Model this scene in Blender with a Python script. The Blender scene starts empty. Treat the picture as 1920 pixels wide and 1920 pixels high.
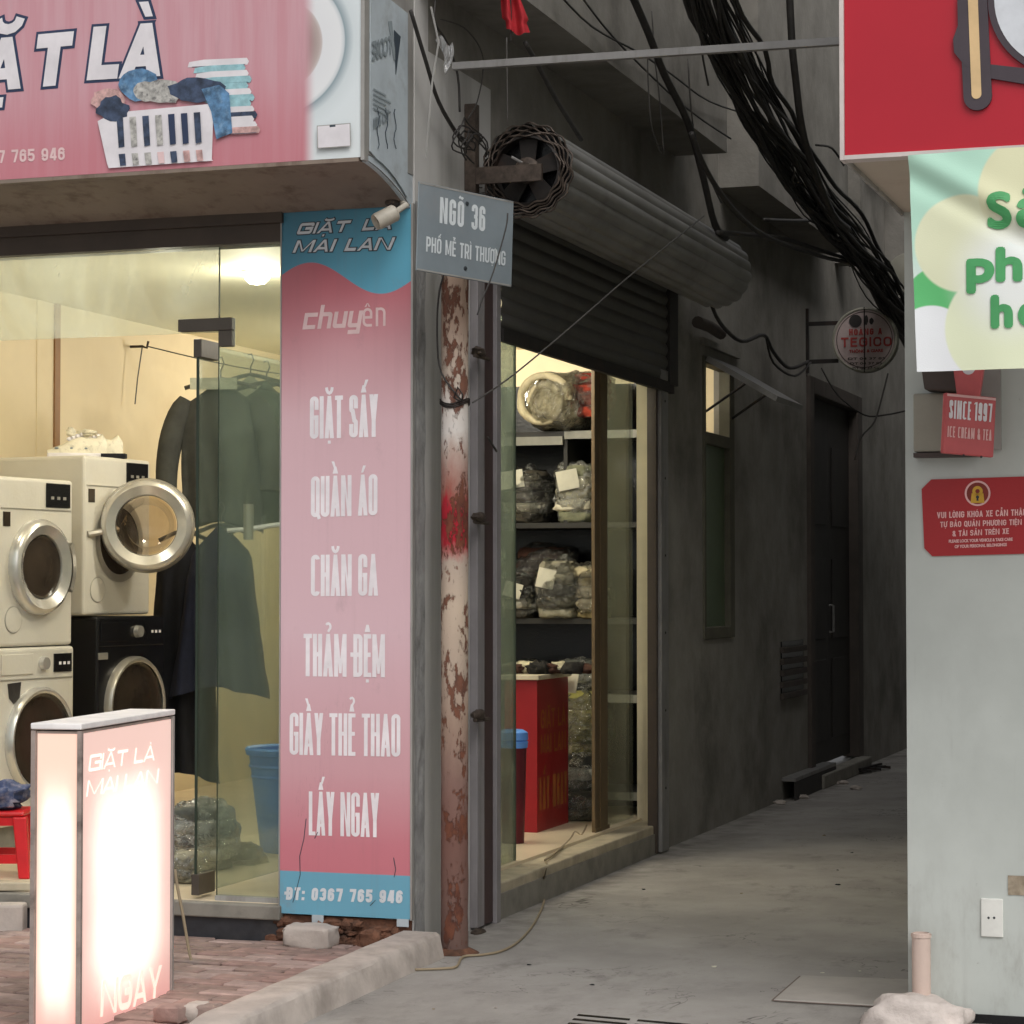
import bpy, math, random
from mathutils import Vector as V, noise
random.seed(7)
SC = bpy.context.scene
COL = SC.collection
# ------------------------------------------------------------------ camera, world, sun, exposure
F = 4362.0
YAW = math.radians(18.6); PIT = math.atan(140 / F)
EYE = V((3.295, -8.579, 1.44))
RT = V((math.cos(YAW), math.sin(YAW), 0))
FH = V((-math.sin(YAW), math.cos(YAW), 0))
FW = (FH * math.cos(PIT) + V((0, 0, 1)) * math.sin(PIT))
UP = RT.cross(FW)
cd = bpy.data.cameras.new('camera'); cam = bpy.data.objects.new('camera', cd); COL.objects.link(cam)
cam.location = EYE; cam.rotation_euler = (math.pi / 2 + PIT, 0, YAW)
cd.sensor_width = 36; cd.lens = F / 1920 * 36; cd.clip_end = 600; cd.clip_start = .1
SC.camera = cam
w = bpy.data.worlds.new('World'); SC.world = w; w.use_nodes = True
wn = w.node_tree.nodes; wl = w.node_tree.links
bg = wn['Background']
sky = wn.new('ShaderNodeTexSky'); sky.sky_type = 'NISHITA'; sky.sun_disc = False
SUN_EL, SUN_AZ = math.radians(48), math.radians(142)
sky.sun_elevation = SUN_EL; sky.sun_rotation = SUN_AZ; sky.dust_density = 4; sky.air_density = 1.2
hs = wn.new('ShaderNodeHueSaturation'); hs.inputs['Saturation'].default_value = .12
wl.new(sky.outputs[0], hs.inputs['Color']); wl.new(hs.outputs[0], bg.inputs[0]); bg.inputs[1].default_value = .125
sd = bpy.data.lights.new('sun', 'SUN'); sd.energy = 1.0; sd.angle = math.radians(40); sd.color = (1, .96, .92)
sun = bpy.data.objects.new('sun', sd); COL.objects.link(sun)
sdir = V((math.sin(SUN_AZ) * math.cos(SUN_EL), math.cos(SUN_AZ) * math.cos(SUN_EL), math.sin(SUN_EL)))
sun.rotation_euler = sdir.to_track_quat('Z', 'Y').to_euler(); sun.location = (6, -14, 14)
SC.view_settings.view_transform = 'Standard'; SC.view_settings.look = 'None'
SC.view_settings.gamma = 1; SC.view_settings.use_curve_mapping = False
SC.view_settings.exposure = 0.0

def P(px, py, x=None, y=None, z=None, d=None, pl=None):
    """the point of a real plane that a sight line meets (used to measure the place)"""
    q = FW + RT * ((px - 960) / F) + UP * ((960 - py) / F)
    if x is not None: t = (x - EYE.x) / q.x
    elif y is not None: t = (y - EYE.y) / q.y
    elif z is not None: t = (z - EYE.z) / q.z
    elif pl: t = (pl[1] - EYE).dot(pl[0]) / q.dot(pl[0])
    else: t = d
    return EYE + q * t

# ------------------------------------------------------------------ materials
def lin(c):
    if isinstance(c, str):
        c = [int(c[i:i + 2], 16) / 255 for i in (1, 3, 5)]
        c = [v / 12.92 if v < .04045 else ((v + .055) / 1.055) ** 2.4 for v in c]
    return tuple(c[:3])
class X:
    """scalar shader socket with arithmetic"""
    def __init__(s, nt, k): s.nt, s.k = nt, k
    def _m(s, op, *a):
        n = s.nt.nodes.new('ShaderNodeMath'); n.operation = op
        for i, v in enumerate((s,) + a):
            if isinstance(v, X): s.nt.links.new(v.k, n.inputs[i])
            else: n.inputs[i].default_value = v
        return X(s.nt, n.outputs[0])
    def __add__(s, o): return s._m('ADD', o)
    def __sub__(s, o): return s._m('SUBTRACT', o)
    def __mul__(s, o): return s._m('MULTIPLY', o)
    def __truediv__(s, o): return s._m('DIVIDE', o)
    def __pow__(s, o): return s._m('POWER', o)
    def sin(s): return s._m('SINE')
    def abs(s): return s._m('ABSOLUTE')
    def max(s, o): return s._m('MAXIMUM', o)
    def min(s, o): return s._m('MINIMUM', o)
    def sqrt(s): return s._m('SQRT')
    def inv(s): return (s * -1.0) + 1.0
    def step(s, a, b):
        n = s.nt.nodes.new('ShaderNodeMapRange'); n.interpolation_type = 'SMOOTHSTEP'
        s.nt.links.new(s.k, n.inputs['Value'])
        n.inputs['From Min'].default_value = a; n.inputs['From Max'].default_value = b
        return X(s.nt, n.outputs[0])
class Mat:
    def __init__(s, name):
        s.m = bpy.data.materials.new(name); s.m.use_nodes = True; s.nt = s.m.node_tree
        s.b = s.nt.nodes['Principled BSDF']; s.out = s.nt.nodes['Material Output']
    def coord(s, kind='Object'):
        n = s.nt.nodes.new('ShaderNodeTexCoord'); sp = s.nt.nodes.new('ShaderNodeSeparateXYZ')
        s.nt.links.new(n.outputs[kind], sp.inputs[0]); s.vec = n.outputs[kind]
        return [X(s.nt, sp.outputs[i]) for i in range(3)]
    def world(s):
        n = s.nt.nodes.new('ShaderNodeNewGeometry'); sp = s.nt.nodes.new('ShaderNodeSeparateXYZ')
        s.nt.links.new(n.outputs['Position'], sp.inputs[0]); s.vec = n.outputs['Position']
        return [X(s.nt, sp.outputs[i]) for i in range(3)]
    def noise(s, scale=5, detail=5, stretch=(1, 1, 1), rough=.6, vec=None, dist=0):
        mp = s.nt.nodes.new('ShaderNodeMapping'); mp.inputs['Scale'].default_value = stretch
        s.nt.links.new(vec or s.vec, mp.inputs[0])
        n = s.nt.nodes.new('ShaderNodeTexNoise'); n.inputs['Scale'].default_value = scale
        n.inputs['Detail'].default_value = detail; n.inputs['Roughness'].default_value = rough; n.inputs['Distortion'].default_value = dist
        s.nt.links.new(mp.outputs[0], n.inputs['Vector'])
        return X(s.nt, n.outputs['Fac'])
    def voro(s, scale=5, feature='F1', vec=None):
        n = s.nt.nodes.new('ShaderNodeTexVoronoi'); n.inputs['Scale'].default_value = scale; n.feature = feature
        s.nt.links.new(vec or s.vec, n.inputs['Vector']); return X(s.nt, n.outputs['Distance'])
    def mix(s, a, b, f):
        n = s.nt.nodes.new('ShaderNodeMix'); n.data_type = 'RGBA'
        for sock, v in ((n.inputs['A'] if 0 else n.inputs[6], a), (n.inputs[7], b)):
            if isinstance(v, (tuple, list, str)): sock.default_value = (*lin(v), 1)
            else: s.nt.links.new(v, sock)
        if isinstance(f, X): s.nt.links.new(f.k, n.inputs[0])
        else: n.inputs[0].default_value = f
        return n.outputs[2]
    def ramp(s, f, stops, interp='LINEAR'):
        n = s.nt.nodes.new('ShaderNodeValToRGB'); n.color_ramp.interpolation = interp
        e = n.color_ramp.elements
        while len(e) < len(stops): e.new(.5)
        for i, (p, c) in enumerate(stops): e[i].position = p; e[i].color = (*lin(c), 1)
        s.nt.links.new(f.k, n.inputs[0]); return n.outputs[0]
    def set(s, col=None, rough=.6, metal=0, bump=None, bd=.01, bs=.5, spec=None):
        if col is not None:
            if isinstance(col, (tuple, list, str)): s.b.inputs['Base Color'].default_value = (*lin(col), 1)
            else: s.nt.links.new(col, s.b.inputs['Base Color'])
        if isinstance(rough, X): s.nt.links.new(rough.k, s.b.inputs['Roughness'])
        else: s.b.inputs['Roughness'].default_value = rough
        s.b.inputs['Metallic'].default_value = metal
        if spec is not None: s.b.inputs['Specular IOR Level'].default_value = spec
        if bump is not None:
            n = s.nt.nodes.new('ShaderNodeBump'); n.inputs['Distance'].default_value = bd; n.inputs['Strength'].default_value = bs
            s.nt.links.new(bump.k, n.inputs['Height']); s.nt.links.new(n.outputs[0], s.b.inputs['Normal'])
        return s.m
def sc3(c, k): return tuple(min(1, v * k) for v in lin(c))
def worn(name, c, rough=.6, metal=0, var=.35, scale=4, dirt=None, damt=.5, dscale=2.2, streak=False, bump=.3, bscale=60, bd=.003, spec=None):
    """base colour with mottling, stains of a dirt colour and fine relief"""
    m = Mat(name); m.world()
    n1 = m.noise(scale, 6); n2 = m.noise(dscale, 8, (3, 3, .25) if streak else (1, 1, 1), .65)
    col = m.mix(sc3(c, 1 - var), sc3(c, 1 + var * .6), n1.step(.25, .75))
    if dirt is not None: col = m.mix(col, dirt, n2.step(.48, .72) * damt)
    return m.set(col, rough, metal, m.noise(bscale, 4) if bump else None, bd, bump, spec)
def plain(name, c, rough=.5, metal=0, spec=None):
    return worn(name, c, rough, metal, .12, 9, bump=.15, bscale=90, bd=.001, spec=spec)
def emit(name, c, s):
    m = Mat(name); m.set(c, .5); m.b.inputs['Emission Color'].default_value = (*lin(c), 1); m.b.inputs['Emission Strength'].default_value = s
    return m.m
def glass(name, tint, gloss=.25, haze=.0, hcol=(.6, .65, .6), hs=3):
    """clear sheet glass: tinted see-through, fresnel gloss and a patchy diffuse haze layer"""
    m = Mat(name); m.world(); nt = m.nt; nt.nodes.remove(m.b)
    t = nt.nodes.new('ShaderNodeBsdfTransparent'); t.inputs[0].default_value = (*tint, 1)
    g = nt.nodes.new('ShaderNodeBsdfGlossy'); g.inputs['Roughness'].default_value = .04
    fr = nt.nodes.new('ShaderNodeFresnel'); fr.inputs[0].default_value = 1.45
    mx = nt.nodes.new('ShaderNodeMixShader'); nt.links.new((X(nt, fr.outputs[0]) * gloss * 4).min(1.0).k, mx.inputs[0])
    nt.links.new(t.outputs[0], mx.inputs[1]); nt.links.new(g.outputs[0], mx.inputs[2])
    res = mx.outputs[0]
    if haze:
        df = nt.nodes.new('ShaderNodeBsdfDiffuse'); df.inputs[0].default_value = (*hcol, 1)
        tr = nt.nodes.new('ShaderNodeBsdfTranslucent'); tr.inputs[0].default_value = (*hcol, 1)
        ad = nt.nodes.new('ShaderNodeMixShader'); nt.links.new(df.outputs[0], ad.inputs[1]); nt.links.new(tr.outputs[0], ad.inputs[2])
        m2 = nt.nodes.new('ShaderNodeMixShader')
        nt.links.new((m.noise(hs, 6, (1, 1, .5), .6, dist=1.5).step(.3, .8) * haze + haze * .4).k, m2.inputs[0])
        nt.links.new(res, m2.inputs[1]); nt.links.new(ad.outputs[0], m2.inputs[2]); res = m2.outputs[0]
    nt.links.new(res, m.out.inputs[0]); return m.m

# ------------------------------------------------------------------ geometry
def wl_(o):
    p = V((0, 0, 0))
    while o: p += V(o.location); o = o.parent
    return p
class MB:
    def __init__(s): s.v = []; s.f = []; s.uv = None
    def add(s, vs, fs):
        k = len(s.v); s.v += [V(v) for v in vs]; s.f += [tuple(i + k for i in f) for f in fs]; return s
    def box(s, x0, x1, y0, y1, z0, z1):
        return s.obox(V(((x0 + x1) / 2, (y0 + y1) / 2, (z0 + z1) / 2)), V((abs(x1 - x0) / 2, 0, 0)), V((0, abs(y1 - y0) / 2, 0)), V((0, 0, abs(z1 - z0) / 2)))
    def obox(s, c, a, b, d):
        c, a, b, d = V(c), V(a), V(b), V(d)
        vs = [c + a * i + b * j + d * k for k in (-1, 1) for j in (-1, 1) for i in (-1, 1)]
        fs = [(0, 2, 3, 1), (4, 5, 7, 6), (0, 1, 5, 4), (2, 6, 7, 3), (0, 4, 6, 2), (1, 3, 7, 5)]
        if a.cross(b).dot(d) < 0: fs = [f[::-1] for f in fs]
        return s.add(vs, fs)
    def prism(s, pts, vec):
        n = len(pts); vec = V(vec); a = [V(p) for p in pts]
        nr = sum(((a[i] - a[0]).cross(a[(i + 1) % n] - a[0]) for i in range(n)), V((0, 0, 0)))
        if nr.dot(vec) > 0: a = a[::-1]
        return s.add(a + [p + vec for p in a], [tuple(range(n))] + [tuple(range(2 * n - 1, n - 1, -1))] + [((i + 1) % n, i, i + n, (i + 1) % n + n) for i in range(n)])
    def poly(s, pts): return s.add(pts, [tuple(range(len(pts)))])
    def lathe(s, c, ax, prof, n=24, ref=None, ang=(0, 2 * math.pi)):
        ax = V(ax).normalized(); c = V(c)
        e = V(ref) if ref else (V((0, 0, 1)) if abs(ax.z) < .9 else V((1, 0, 0)))
        e = (e - ax * e.dot(ax)).normalized(); g = ax.cross(e)
        full = ang[1] - ang[0] > 6.28; m = n if full else n + 1
        vs = []
        for r, h in prof:
            for i in range(m):
                t = ang[0] + (ang[1] - ang[0]) * i / n
                vs.append(c + ax * h + (e * math.cos(t) + g * math.sin(t)) * r)
        fs = []
        for k in range(len(prof) - 1):
            for i in range(n):
                j = (i + 1) % m
                fs.append((k * m + i, k * m + j, k * m + m + j, k * m + m + i))
        return s.add(vs, fs)
    def cyl(s, p0, p1, r0, r1=None, n=12):
        p0, p1 = V(p0), V(p1); r1 = r0 if r1 is None else r1; h = (p1 - p0).length
        return s.lathe(p0, p1 - p0, [(1e-5, 0), (r0, 0), (r1, h), (1e-5, h)], n)
    def tube(s, pts, r, n=6):
        pts = [V(p) for p in pts]; rings = []; e = None
        for i, p in enumerate(pts):
            t = (pts[min(i + 1, len(pts) - 1)] - pts[max(i - 1, 0)]).normalized()
            if e is None: e = t.orthogonal().normalized()
            e = (e - t * e.dot(t)).normalized(); g = t.cross(e)
            rr = r[i] if isinstance(r, (list, tuple)) else r
            rings.append([p + (e * math.cos(2 * math.pi * k / n) + g * math.sin(2 * math.pi * k / n)) * rr for k in range(n)])
        vs = [v for q in rings for v in q]; L = len(rings)
        fs = [(i * n + k, i * n + (k + 1) % n, i * n + n + (k + 1) % n, i * n + n + k) for i in range(L - 1) for k in range(n)]
        fs += [tuple(range(n))[::-1], tuple((L - 1) * n + k for k in range(n))]
        return s.add(vs, fs)
    def grid(s, fn, nu, nv, uv=None):
        vs = [fn(i / nu, j / nv) for j in range(nv + 1) for i in range(nu + 1)]
        fs = [(j * (nu + 1) + i, j * (nu + 1) + i + 1, (j + 1) * (nu + 1) + i + 1, (j + 1) * (nu + 1) + i) for j in range(nv) for i in range(nu)]
        if uv: s.uv = [uv(i / nu, j / nv) for j in range(nv + 1) for i in range(nu + 1)]
        return s.add(vs, fs)
    def blob(s, c, r, amp=.15, fr=3, seed=0, nu=28, nv=18, flat=None, sq=1.0, crease=0):
        """a lumpy body; sq < 1 squares it off; flat = height it is cut at below"""
        c = V(c); r = V(r) if hasattr(r, '__len__') else V((r, r, r)); o = V((seed * 7.3, seed * 3.1, seed * 1.7)); vs = []
        pw = lambda t: math.copysign(abs(t) ** sq, t)
        for j in range(nv + 1):
            ph = -math.pi / 2 + math.pi * j / nv
            for i in range(nu):
                t = 2 * math.pi * i / nu
                d = V((pw(math.cos(ph)) * pw(math.cos(t)), pw(math.cos(ph)) * pw(math.sin(t)), pw(math.sin(ph))))
                u = V((math.cos(ph) * math.cos(t), math.cos(ph) * math.sin(t), math.sin(ph)))
                k = 1 + amp * noise.noise(u * fr + o) + amp * .5 * noise.noise(u * fr * 2.3 + o)
                if crease: k -= crease * (1 - abs(noise.noise(u * fr * 1.7 + o * 2)) * 3.0 if abs(noise.noise(u * fr * 1.7 + o * 2)) < .33 else 0)
                p = c + V((d.x * r.x, d.y * r.y, d.z * r.z)) * k
                if flat is not None and p.z < flat: p.z = flat + (noise.noise(u * 9 + o) * .002)
                vs.append(p)
        fs = [(j * nu + i, j * nu + (i + 1) % nu, (j + 1) * nu + (i + 1) % nu, (j + 1) * nu + i) for j in range(nv) for i in range(nu)]
        return s.add(vs, fs)
    def build(s, name, mat, parent=None, smooth=False, bevel=0, seg=2):
        o0 = wl_(parent) if parent else V((0, 0, 0))
        me = bpy.data.meshes.new(name); me.from_pydata([v - o0 for v in s.v], [], s.f)
        if s.uv:
            ul = me.uv_layers.new(name='UVMap')
            for lp in me.loops: ul.data[lp.index].uv = s.uv[lp.vertex_index]
        if mat: me.materials.append(mat)
        if smooth:
            me.polygons.foreach_set('use_smooth', [True] * len(me.polygons))
            if smooth != 'all': me.set_sharp_from_angle(angle=math.radians(40))
        o = bpy.data.objects.new(name, me); COL.objects.link(o)
        if parent: o.parent = parent
        if bevel:
            b = o.modifiers.new('bevel', 'BEVEL'); b.width = bevel; b.segments = seg; b.limit_method = 'ANGLE'; b.angle_limit = math.radians(40)
        return o
def B(*a): return MB().box(*a)
def tag(o, label, cat, group=None):
    o['label'] = label; o['category'] = cat
    if group: o['group'] = group
    return o
def thing(name, label, cat, loc=(0, 0, 0), group=None):
    o = bpy.data.objects.new(name, None); COL.objects.link(o); o.location = loc; o.empty_display_size = .1
    return tag(o, label, cat, group)
def struct(o, kind='structure'): o['kind'] = kind; return o
def copy_part(o, parent, delta):
    c = o.copy(); COL.objects.link(c); c.parent = parent; c.location = V(o.location) + V(delta); return c
# ---- lettering: flat glyph meshes, made bold by stacking shifted copies a hair apart
def _glyphs(body):
    c = bpy.data.curves.new('t', 'FONT'); c.body = body; c.resolution_u = 5
    o = bpy.data.objects.new('t', c); COL.objects.link(o); bpy.context.view_layer.update()
    me = bpy.data.meshes.new_from_object(o.evaluated_get(bpy.context.evaluated_depsgraph_get()))
    vs = [v.co.copy() for v in me.vertices]; fs = [tuple(p.vertices) for p in me.polygons]
    bpy.data.objects.remove(o); bpy.data.curves.remove(c); bpy.data.meshes.remove(me)
    return vs, fs
def _plain(t): return t.replace('Đ', 'D')
HC = max(v.y for v in _glyphs('H')[0])
def text(body, bl, br, cap, mat, parent, up=(0, 0, 1), bold=0, shear=0, lift=.001, name='lettering', border=None, bw=0):
    bl, br, up = V(bl), V(br), V(up).normalized()
    e = (br - bl).normalized(); n = e.cross(up).normalized(); L = (br - bl).length - 2 * bold
    vs, fs = _glyphs(_plain(body))
    x0 = min(v.x for v in vs); x1 = max(v.x for v in vs); ky = (cap - 2 * bold) / HC
    kx = (L - abs(shear) * cap) / (x1 - x0)
    q = [((v.x - x0) * kx + v.y * ky * shear + bold, v.y * ky + bold) for v in vs]
    bars = [i for i, ch in enumerate(body) if ch == 'Đ']
    for i in bars:
        pre = len(_glyphs(_plain(body[:i]))[0]) if body[:i].strip() else 0
        xd = min(v.x for v in _glyphs(_plain(body[:i + 1]))[0][pre:])
        k = len(q); yb = HC * .47; hb = HC * .055
        vs2 = [(xd - .11, yb - hb), (xd + .30, yb - hb), (xd + .30, yb + hb), (xd - .11, yb + hb)]
        barq = [((a - x0) * kx + b_ * ky * shear + bold, b_ * ky + bold) for a, b_ in vs2]
        MB().add([bl + e * a + up * b_ + n * (lift + .0035) for a, b_ in barq], [(0, 1, 2, 3)]).build(name, mat, parent)
    def layer(r, lf, m, nm):
        mb = MB(); offs = [(0, 0)] if r <= 0 else [(r * math.cos(t * math.pi / 4), r * math.sin(t * math.pi / 4)) for t in range(8)] + [(0, 0)]
        for i, (dx, dy) in enumerate(offs):
            mb.add([bl + e * (a + dx) + up * (b + dy) + n * (lf + i * .00012) for a, b in q], fs)
        return mb.build(nm, m, parent)
    if border: layer(bold + bw, lift, border, name + '_outline'); lift += .0016
    return layer(bold, lift, mat, name)

# ---- block letters drawn as strokes (condensed signwriter capitals with Vietnamese marks)
import unicodedata
def _arc(cx, cy, rx, ry, a0, a1, n=6): return [(cx + rx * math.cos(math.radians(a0 + (a1 - a0) * i / n)), cy + ry * math.sin(math.radians(a0 + (a1 - a0) * i / n))) for i in range(n + 1)]
def _glyph(ch, W, H, s, sq=False):
    """('line', points) strokes of width s and ('poly', points) shapes"""
    l, r, b, t, m = s / 2, W - s / 2, s / 2, H - s / 2, H * .52
    R = min((W - s) / 2, H * .26) * (.35 if sq else 1)
    Ln = lambda *p: ('line', list(p)); Po = lambda *p: ('poly', list(p))
    tr, tl, bl, br = lambda: _arc(r - R, t - R, R, R, 0, 90), lambda: _arc(l + R, t - R, R, R, 90, 180), lambda: _arc(l + R, b + R, R, R, 180, 270), lambda: _arc(r - R, b + R, R, R, 270, 360)
    c = W / 2
    if ch in 'I1': return [Ln((c, 0), (c, H))] + ([Po((c - s / 2, H), (c - s / 2, H - s * .9), (c - s * 1.2, H - s * 1.2), (c - s * 1.2, H - s * .6))] if ch == '1' else [])
    if ch == 'T': return [Ln((0, t), (W, t)), Ln((c, 0), (c, t))]
    if ch == 'L': return [Ln((l, H), (l, b), (W, b))]
    if ch == 'H': return [Ln((l, 0), (l, H)), Ln((r, 0), (r, H)), Ln((l, m), (r, m))]
    if ch == 'E': return [Ln((W, t), (l, t), (l, b), (W, b)), Ln((l, m), (W * .92, m))]
    if ch == 'A': return [Po((0, 0), (s, 0), (c + s * .45, H), (c - s * .45, H)), Po((W, 0), (c + s * .45, H), (c - s * .45, H), (W - s, 0)), Po((W * .2, H * .2), (W * .8, H * .2), (W * .76, H * .2 + s * .8), (W * .24, H * .2 + s * .8))]
    if ch == 'M': return [Ln((l, 0), (l, H)), Ln((r, 0), (r, H)), Po((s * .45, H), (s * 1.0, H), (c + s * .3, 0.08 * H), (c - s * .3, .08 * H)), Po((W - s * .45, H), (c + s * .3, .08 * H), (c - s * .3, .08 * H), (W - s, H))]
    if ch == 'N': return [Ln((l, 0), (l, H)), Ln((r, 0), (r, H)), Po((s * .6, H), (s * 1.05, H), (W - s * .6, 0), (W - s * 1.05, 0))]
    if ch == 'V': return [Po((0, H), (s, H), (c + s * .45, 0), (c - s * .45, 0)), Po((W, H), (c + s * .45, 0), (c - s * .45, 0), (W - s, H))]
    if ch == 'Y': return [Po((0, H), (s, H), (c + s / 2, .38 * H), (c - s / 2, .38 * H)), Po((W, H), (c + s / 2, .38 * H), (c - s / 2, .38 * H), (W - s, H)), Ln((c, 0), (c, .44 * H))]
    if ch == 'X': return [Po((0, H), (s, H), (W, 0), (W - s, 0)), Po((W - s, H), (W, H), (s, 0), (0, 0))]
    if ch == 'K': return [Ln((l, 0), (l, H)), Po((W - s, H), (W, H), (s * 1.4, .4 * H), (s * .8, .5 * H)), Po((s * 1.2, .62 * H), (s * 1.9, .7 * H), (W, 0), (W - s, 0))]
    if ch == 'U': return [Ln((l, H), *bl(), *br()[0:], (r, H))]
    if ch in 'OQ0':
        o = [Ln(*tr(), *tl(), *bl(), *br(), tr()[0])]
        return o + ([Po((c, s * 1.3), (c + s * .7, s * 1.7), (W + s * .3, -s * .3), (W - s * .5, -s * .6))] if ch == 'Q' else [])
    if ch == 'C': return [Ln((r, max(H * .73, t - R)), *tr(), *tl(), *bl(), *br(), (r, min(H * .27, b + R)))]
    if ch == 'G': return [Ln((r, H * .68), *tr(), *tl(), *bl(), *br(), (r, H * .5), (c * .95, H * .5))]
    if ch in 'S5':
        mR = R * .95
        if ch == '5': return [Ln((W * .95, t), (l, t), (l, H * .55), (r - mR, H * .58), *_arc(r - mR, H * .58 - mR, mR, mR, 90, 0)[1:], *br()[::-1], *bl()[::-1], (l, H * .3))]
        return [Ln((r, H * .68), *tr(), *tl(), (l, H * .66), *_arc(l + mR, H * .66, mR, mR * .7, 180, 250, 3), *_arc(r - mR, H * .36, mR, mR * .7, 70, 0, 3), *br()[::-1], *bl()[::-1], (l, H * .32))]
    if ch in 'PR': return [Ln((l, 0), (l, H)), Ln((l, t), *_arc(r - R, t - R, R, R, 90, 0), *_arc(r - R, H * .42 + R, R, R, 0, -90), (l, H * .42))] + ([Po((c * .9, H * .4), (c * .9 + s, H * .44), (W, 0), (W - s, 0))] if ch == 'R' else [])
    if ch == 'B': return [Ln((l, 0), (l, H)), Ln((l, t), *_arc(r - R, t - R * .9, R, R * .9, 90, -90), (l, m)), Ln((l, m), *_arc(r - R, m - R * 1.0, R, R, 90, 0), *_arc(r - R, b + R, R, R, 0, -90), (l, b))]
    if ch in 'DĐ': return [Ln((l, 0), (l, H)), Ln((l, t), (r - R, t), *tr()[::-1], *br()[::-1], (l, b))] + ([Ln((-s * .7, m), (W * .55, m))] if ch == 'Đ' else [])
    if ch == '3': return [Ln((l, H * .72), *tl()[::-1], *tr()[::-1], (r, H * .64), *_arc(r - R, H * .6, R, H * .08, 0, -90, 3), (c * .8, H * .52)), Ln((c * .8, H * .52), *_arc(r - R, H * .44, R, H * .08, 90, 0, 3), *br()[::-1], *bl()[::-1], (l, H * .28))]
    if ch in '69':
        o = [Ln((r, H * .7), *tr(), *tl(), *bl(), *br(), *_arc(r - R, H * .58 - R, R, R, 0, 90), (l, H * .58))]
        return o if ch == '6' else [(k, [(W - x, H - y) for x, y in p]) for k, p in o]
    if ch == '7': return [Ln((0, t), (W, t)), Po((W - s, H - s), (W, H - s), (W * .3 + s, 0), (W * .3, 0))]
    if ch == '4': return [Ln((W * .72, 0), (W * .72, H)), Ln((0, H * .26), (W, H * .26)), Po((W * .72 - s, H), (W * .72 + s * .3, H), (s, H * .3), (0, H * .3))]
    if ch == '8': return [Ln(*_arc(c, H * .74, r - c, H * .26 - s / 2, 0, 360, 14)), Ln(*_arc(c, H * .26, r - c, H * .26 - s / 2, 0, 360, 14))]
    if ch == '&': return [Ln(*_arc(c * .9, H * .74, (r - c) * .75, H * .26 - s / 2, 0, 360, 12)), Ln(*_arc(c * .85, H * .27, (r - c) * .85, H * .27 - s / 2, 0, 360, 12)), Po((c, H * .5), (c + s, H * .5), (W + s * .3, 0), (W - s * .7, 0))]
    if ch == ':': return [Ln((c, 0), (c, s)), Ln((c, H * .5), (c, H * .5 + s))]
    if ch == 'c': return [Ln((W, t), (l, t), (l, b), (W * .94, b))]
    if ch == 'h': return [Ln((l, 0), (l, H * 1.45)), Ln((l, t), *tr()[::-1], (r, 0))]
    if ch == 'n': return [Ln((l, 0), (l, H)), Ln((l, t - s * .1), *tr()[::-1], (r, 0))]
    if ch == 'u': return [Ln((l, H), *bl(), (r, b)), Ln((r, 0), (r, H))]
    if ch == 'y': return [Ln((l, H), *bl(), (r, b)), Ln((r, H), (r, -H * .4 + s / 2), (W * .1, -H * .4 + s / 2))]
    if ch == 'e': return [Ln((W * .96, b), *bl()[::-1], *tl()[::-1], *tr()[::-1], (r, H * .5), (l, H * .5))]
    return []
_WD = dict(I=0, M=1.35, A=1.08, T=.92, L=.8, E=.82, Y=1.0, N=1.18, G=1.02, Q=1.0, O=1.0, V=1.05, X=1.0)
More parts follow.
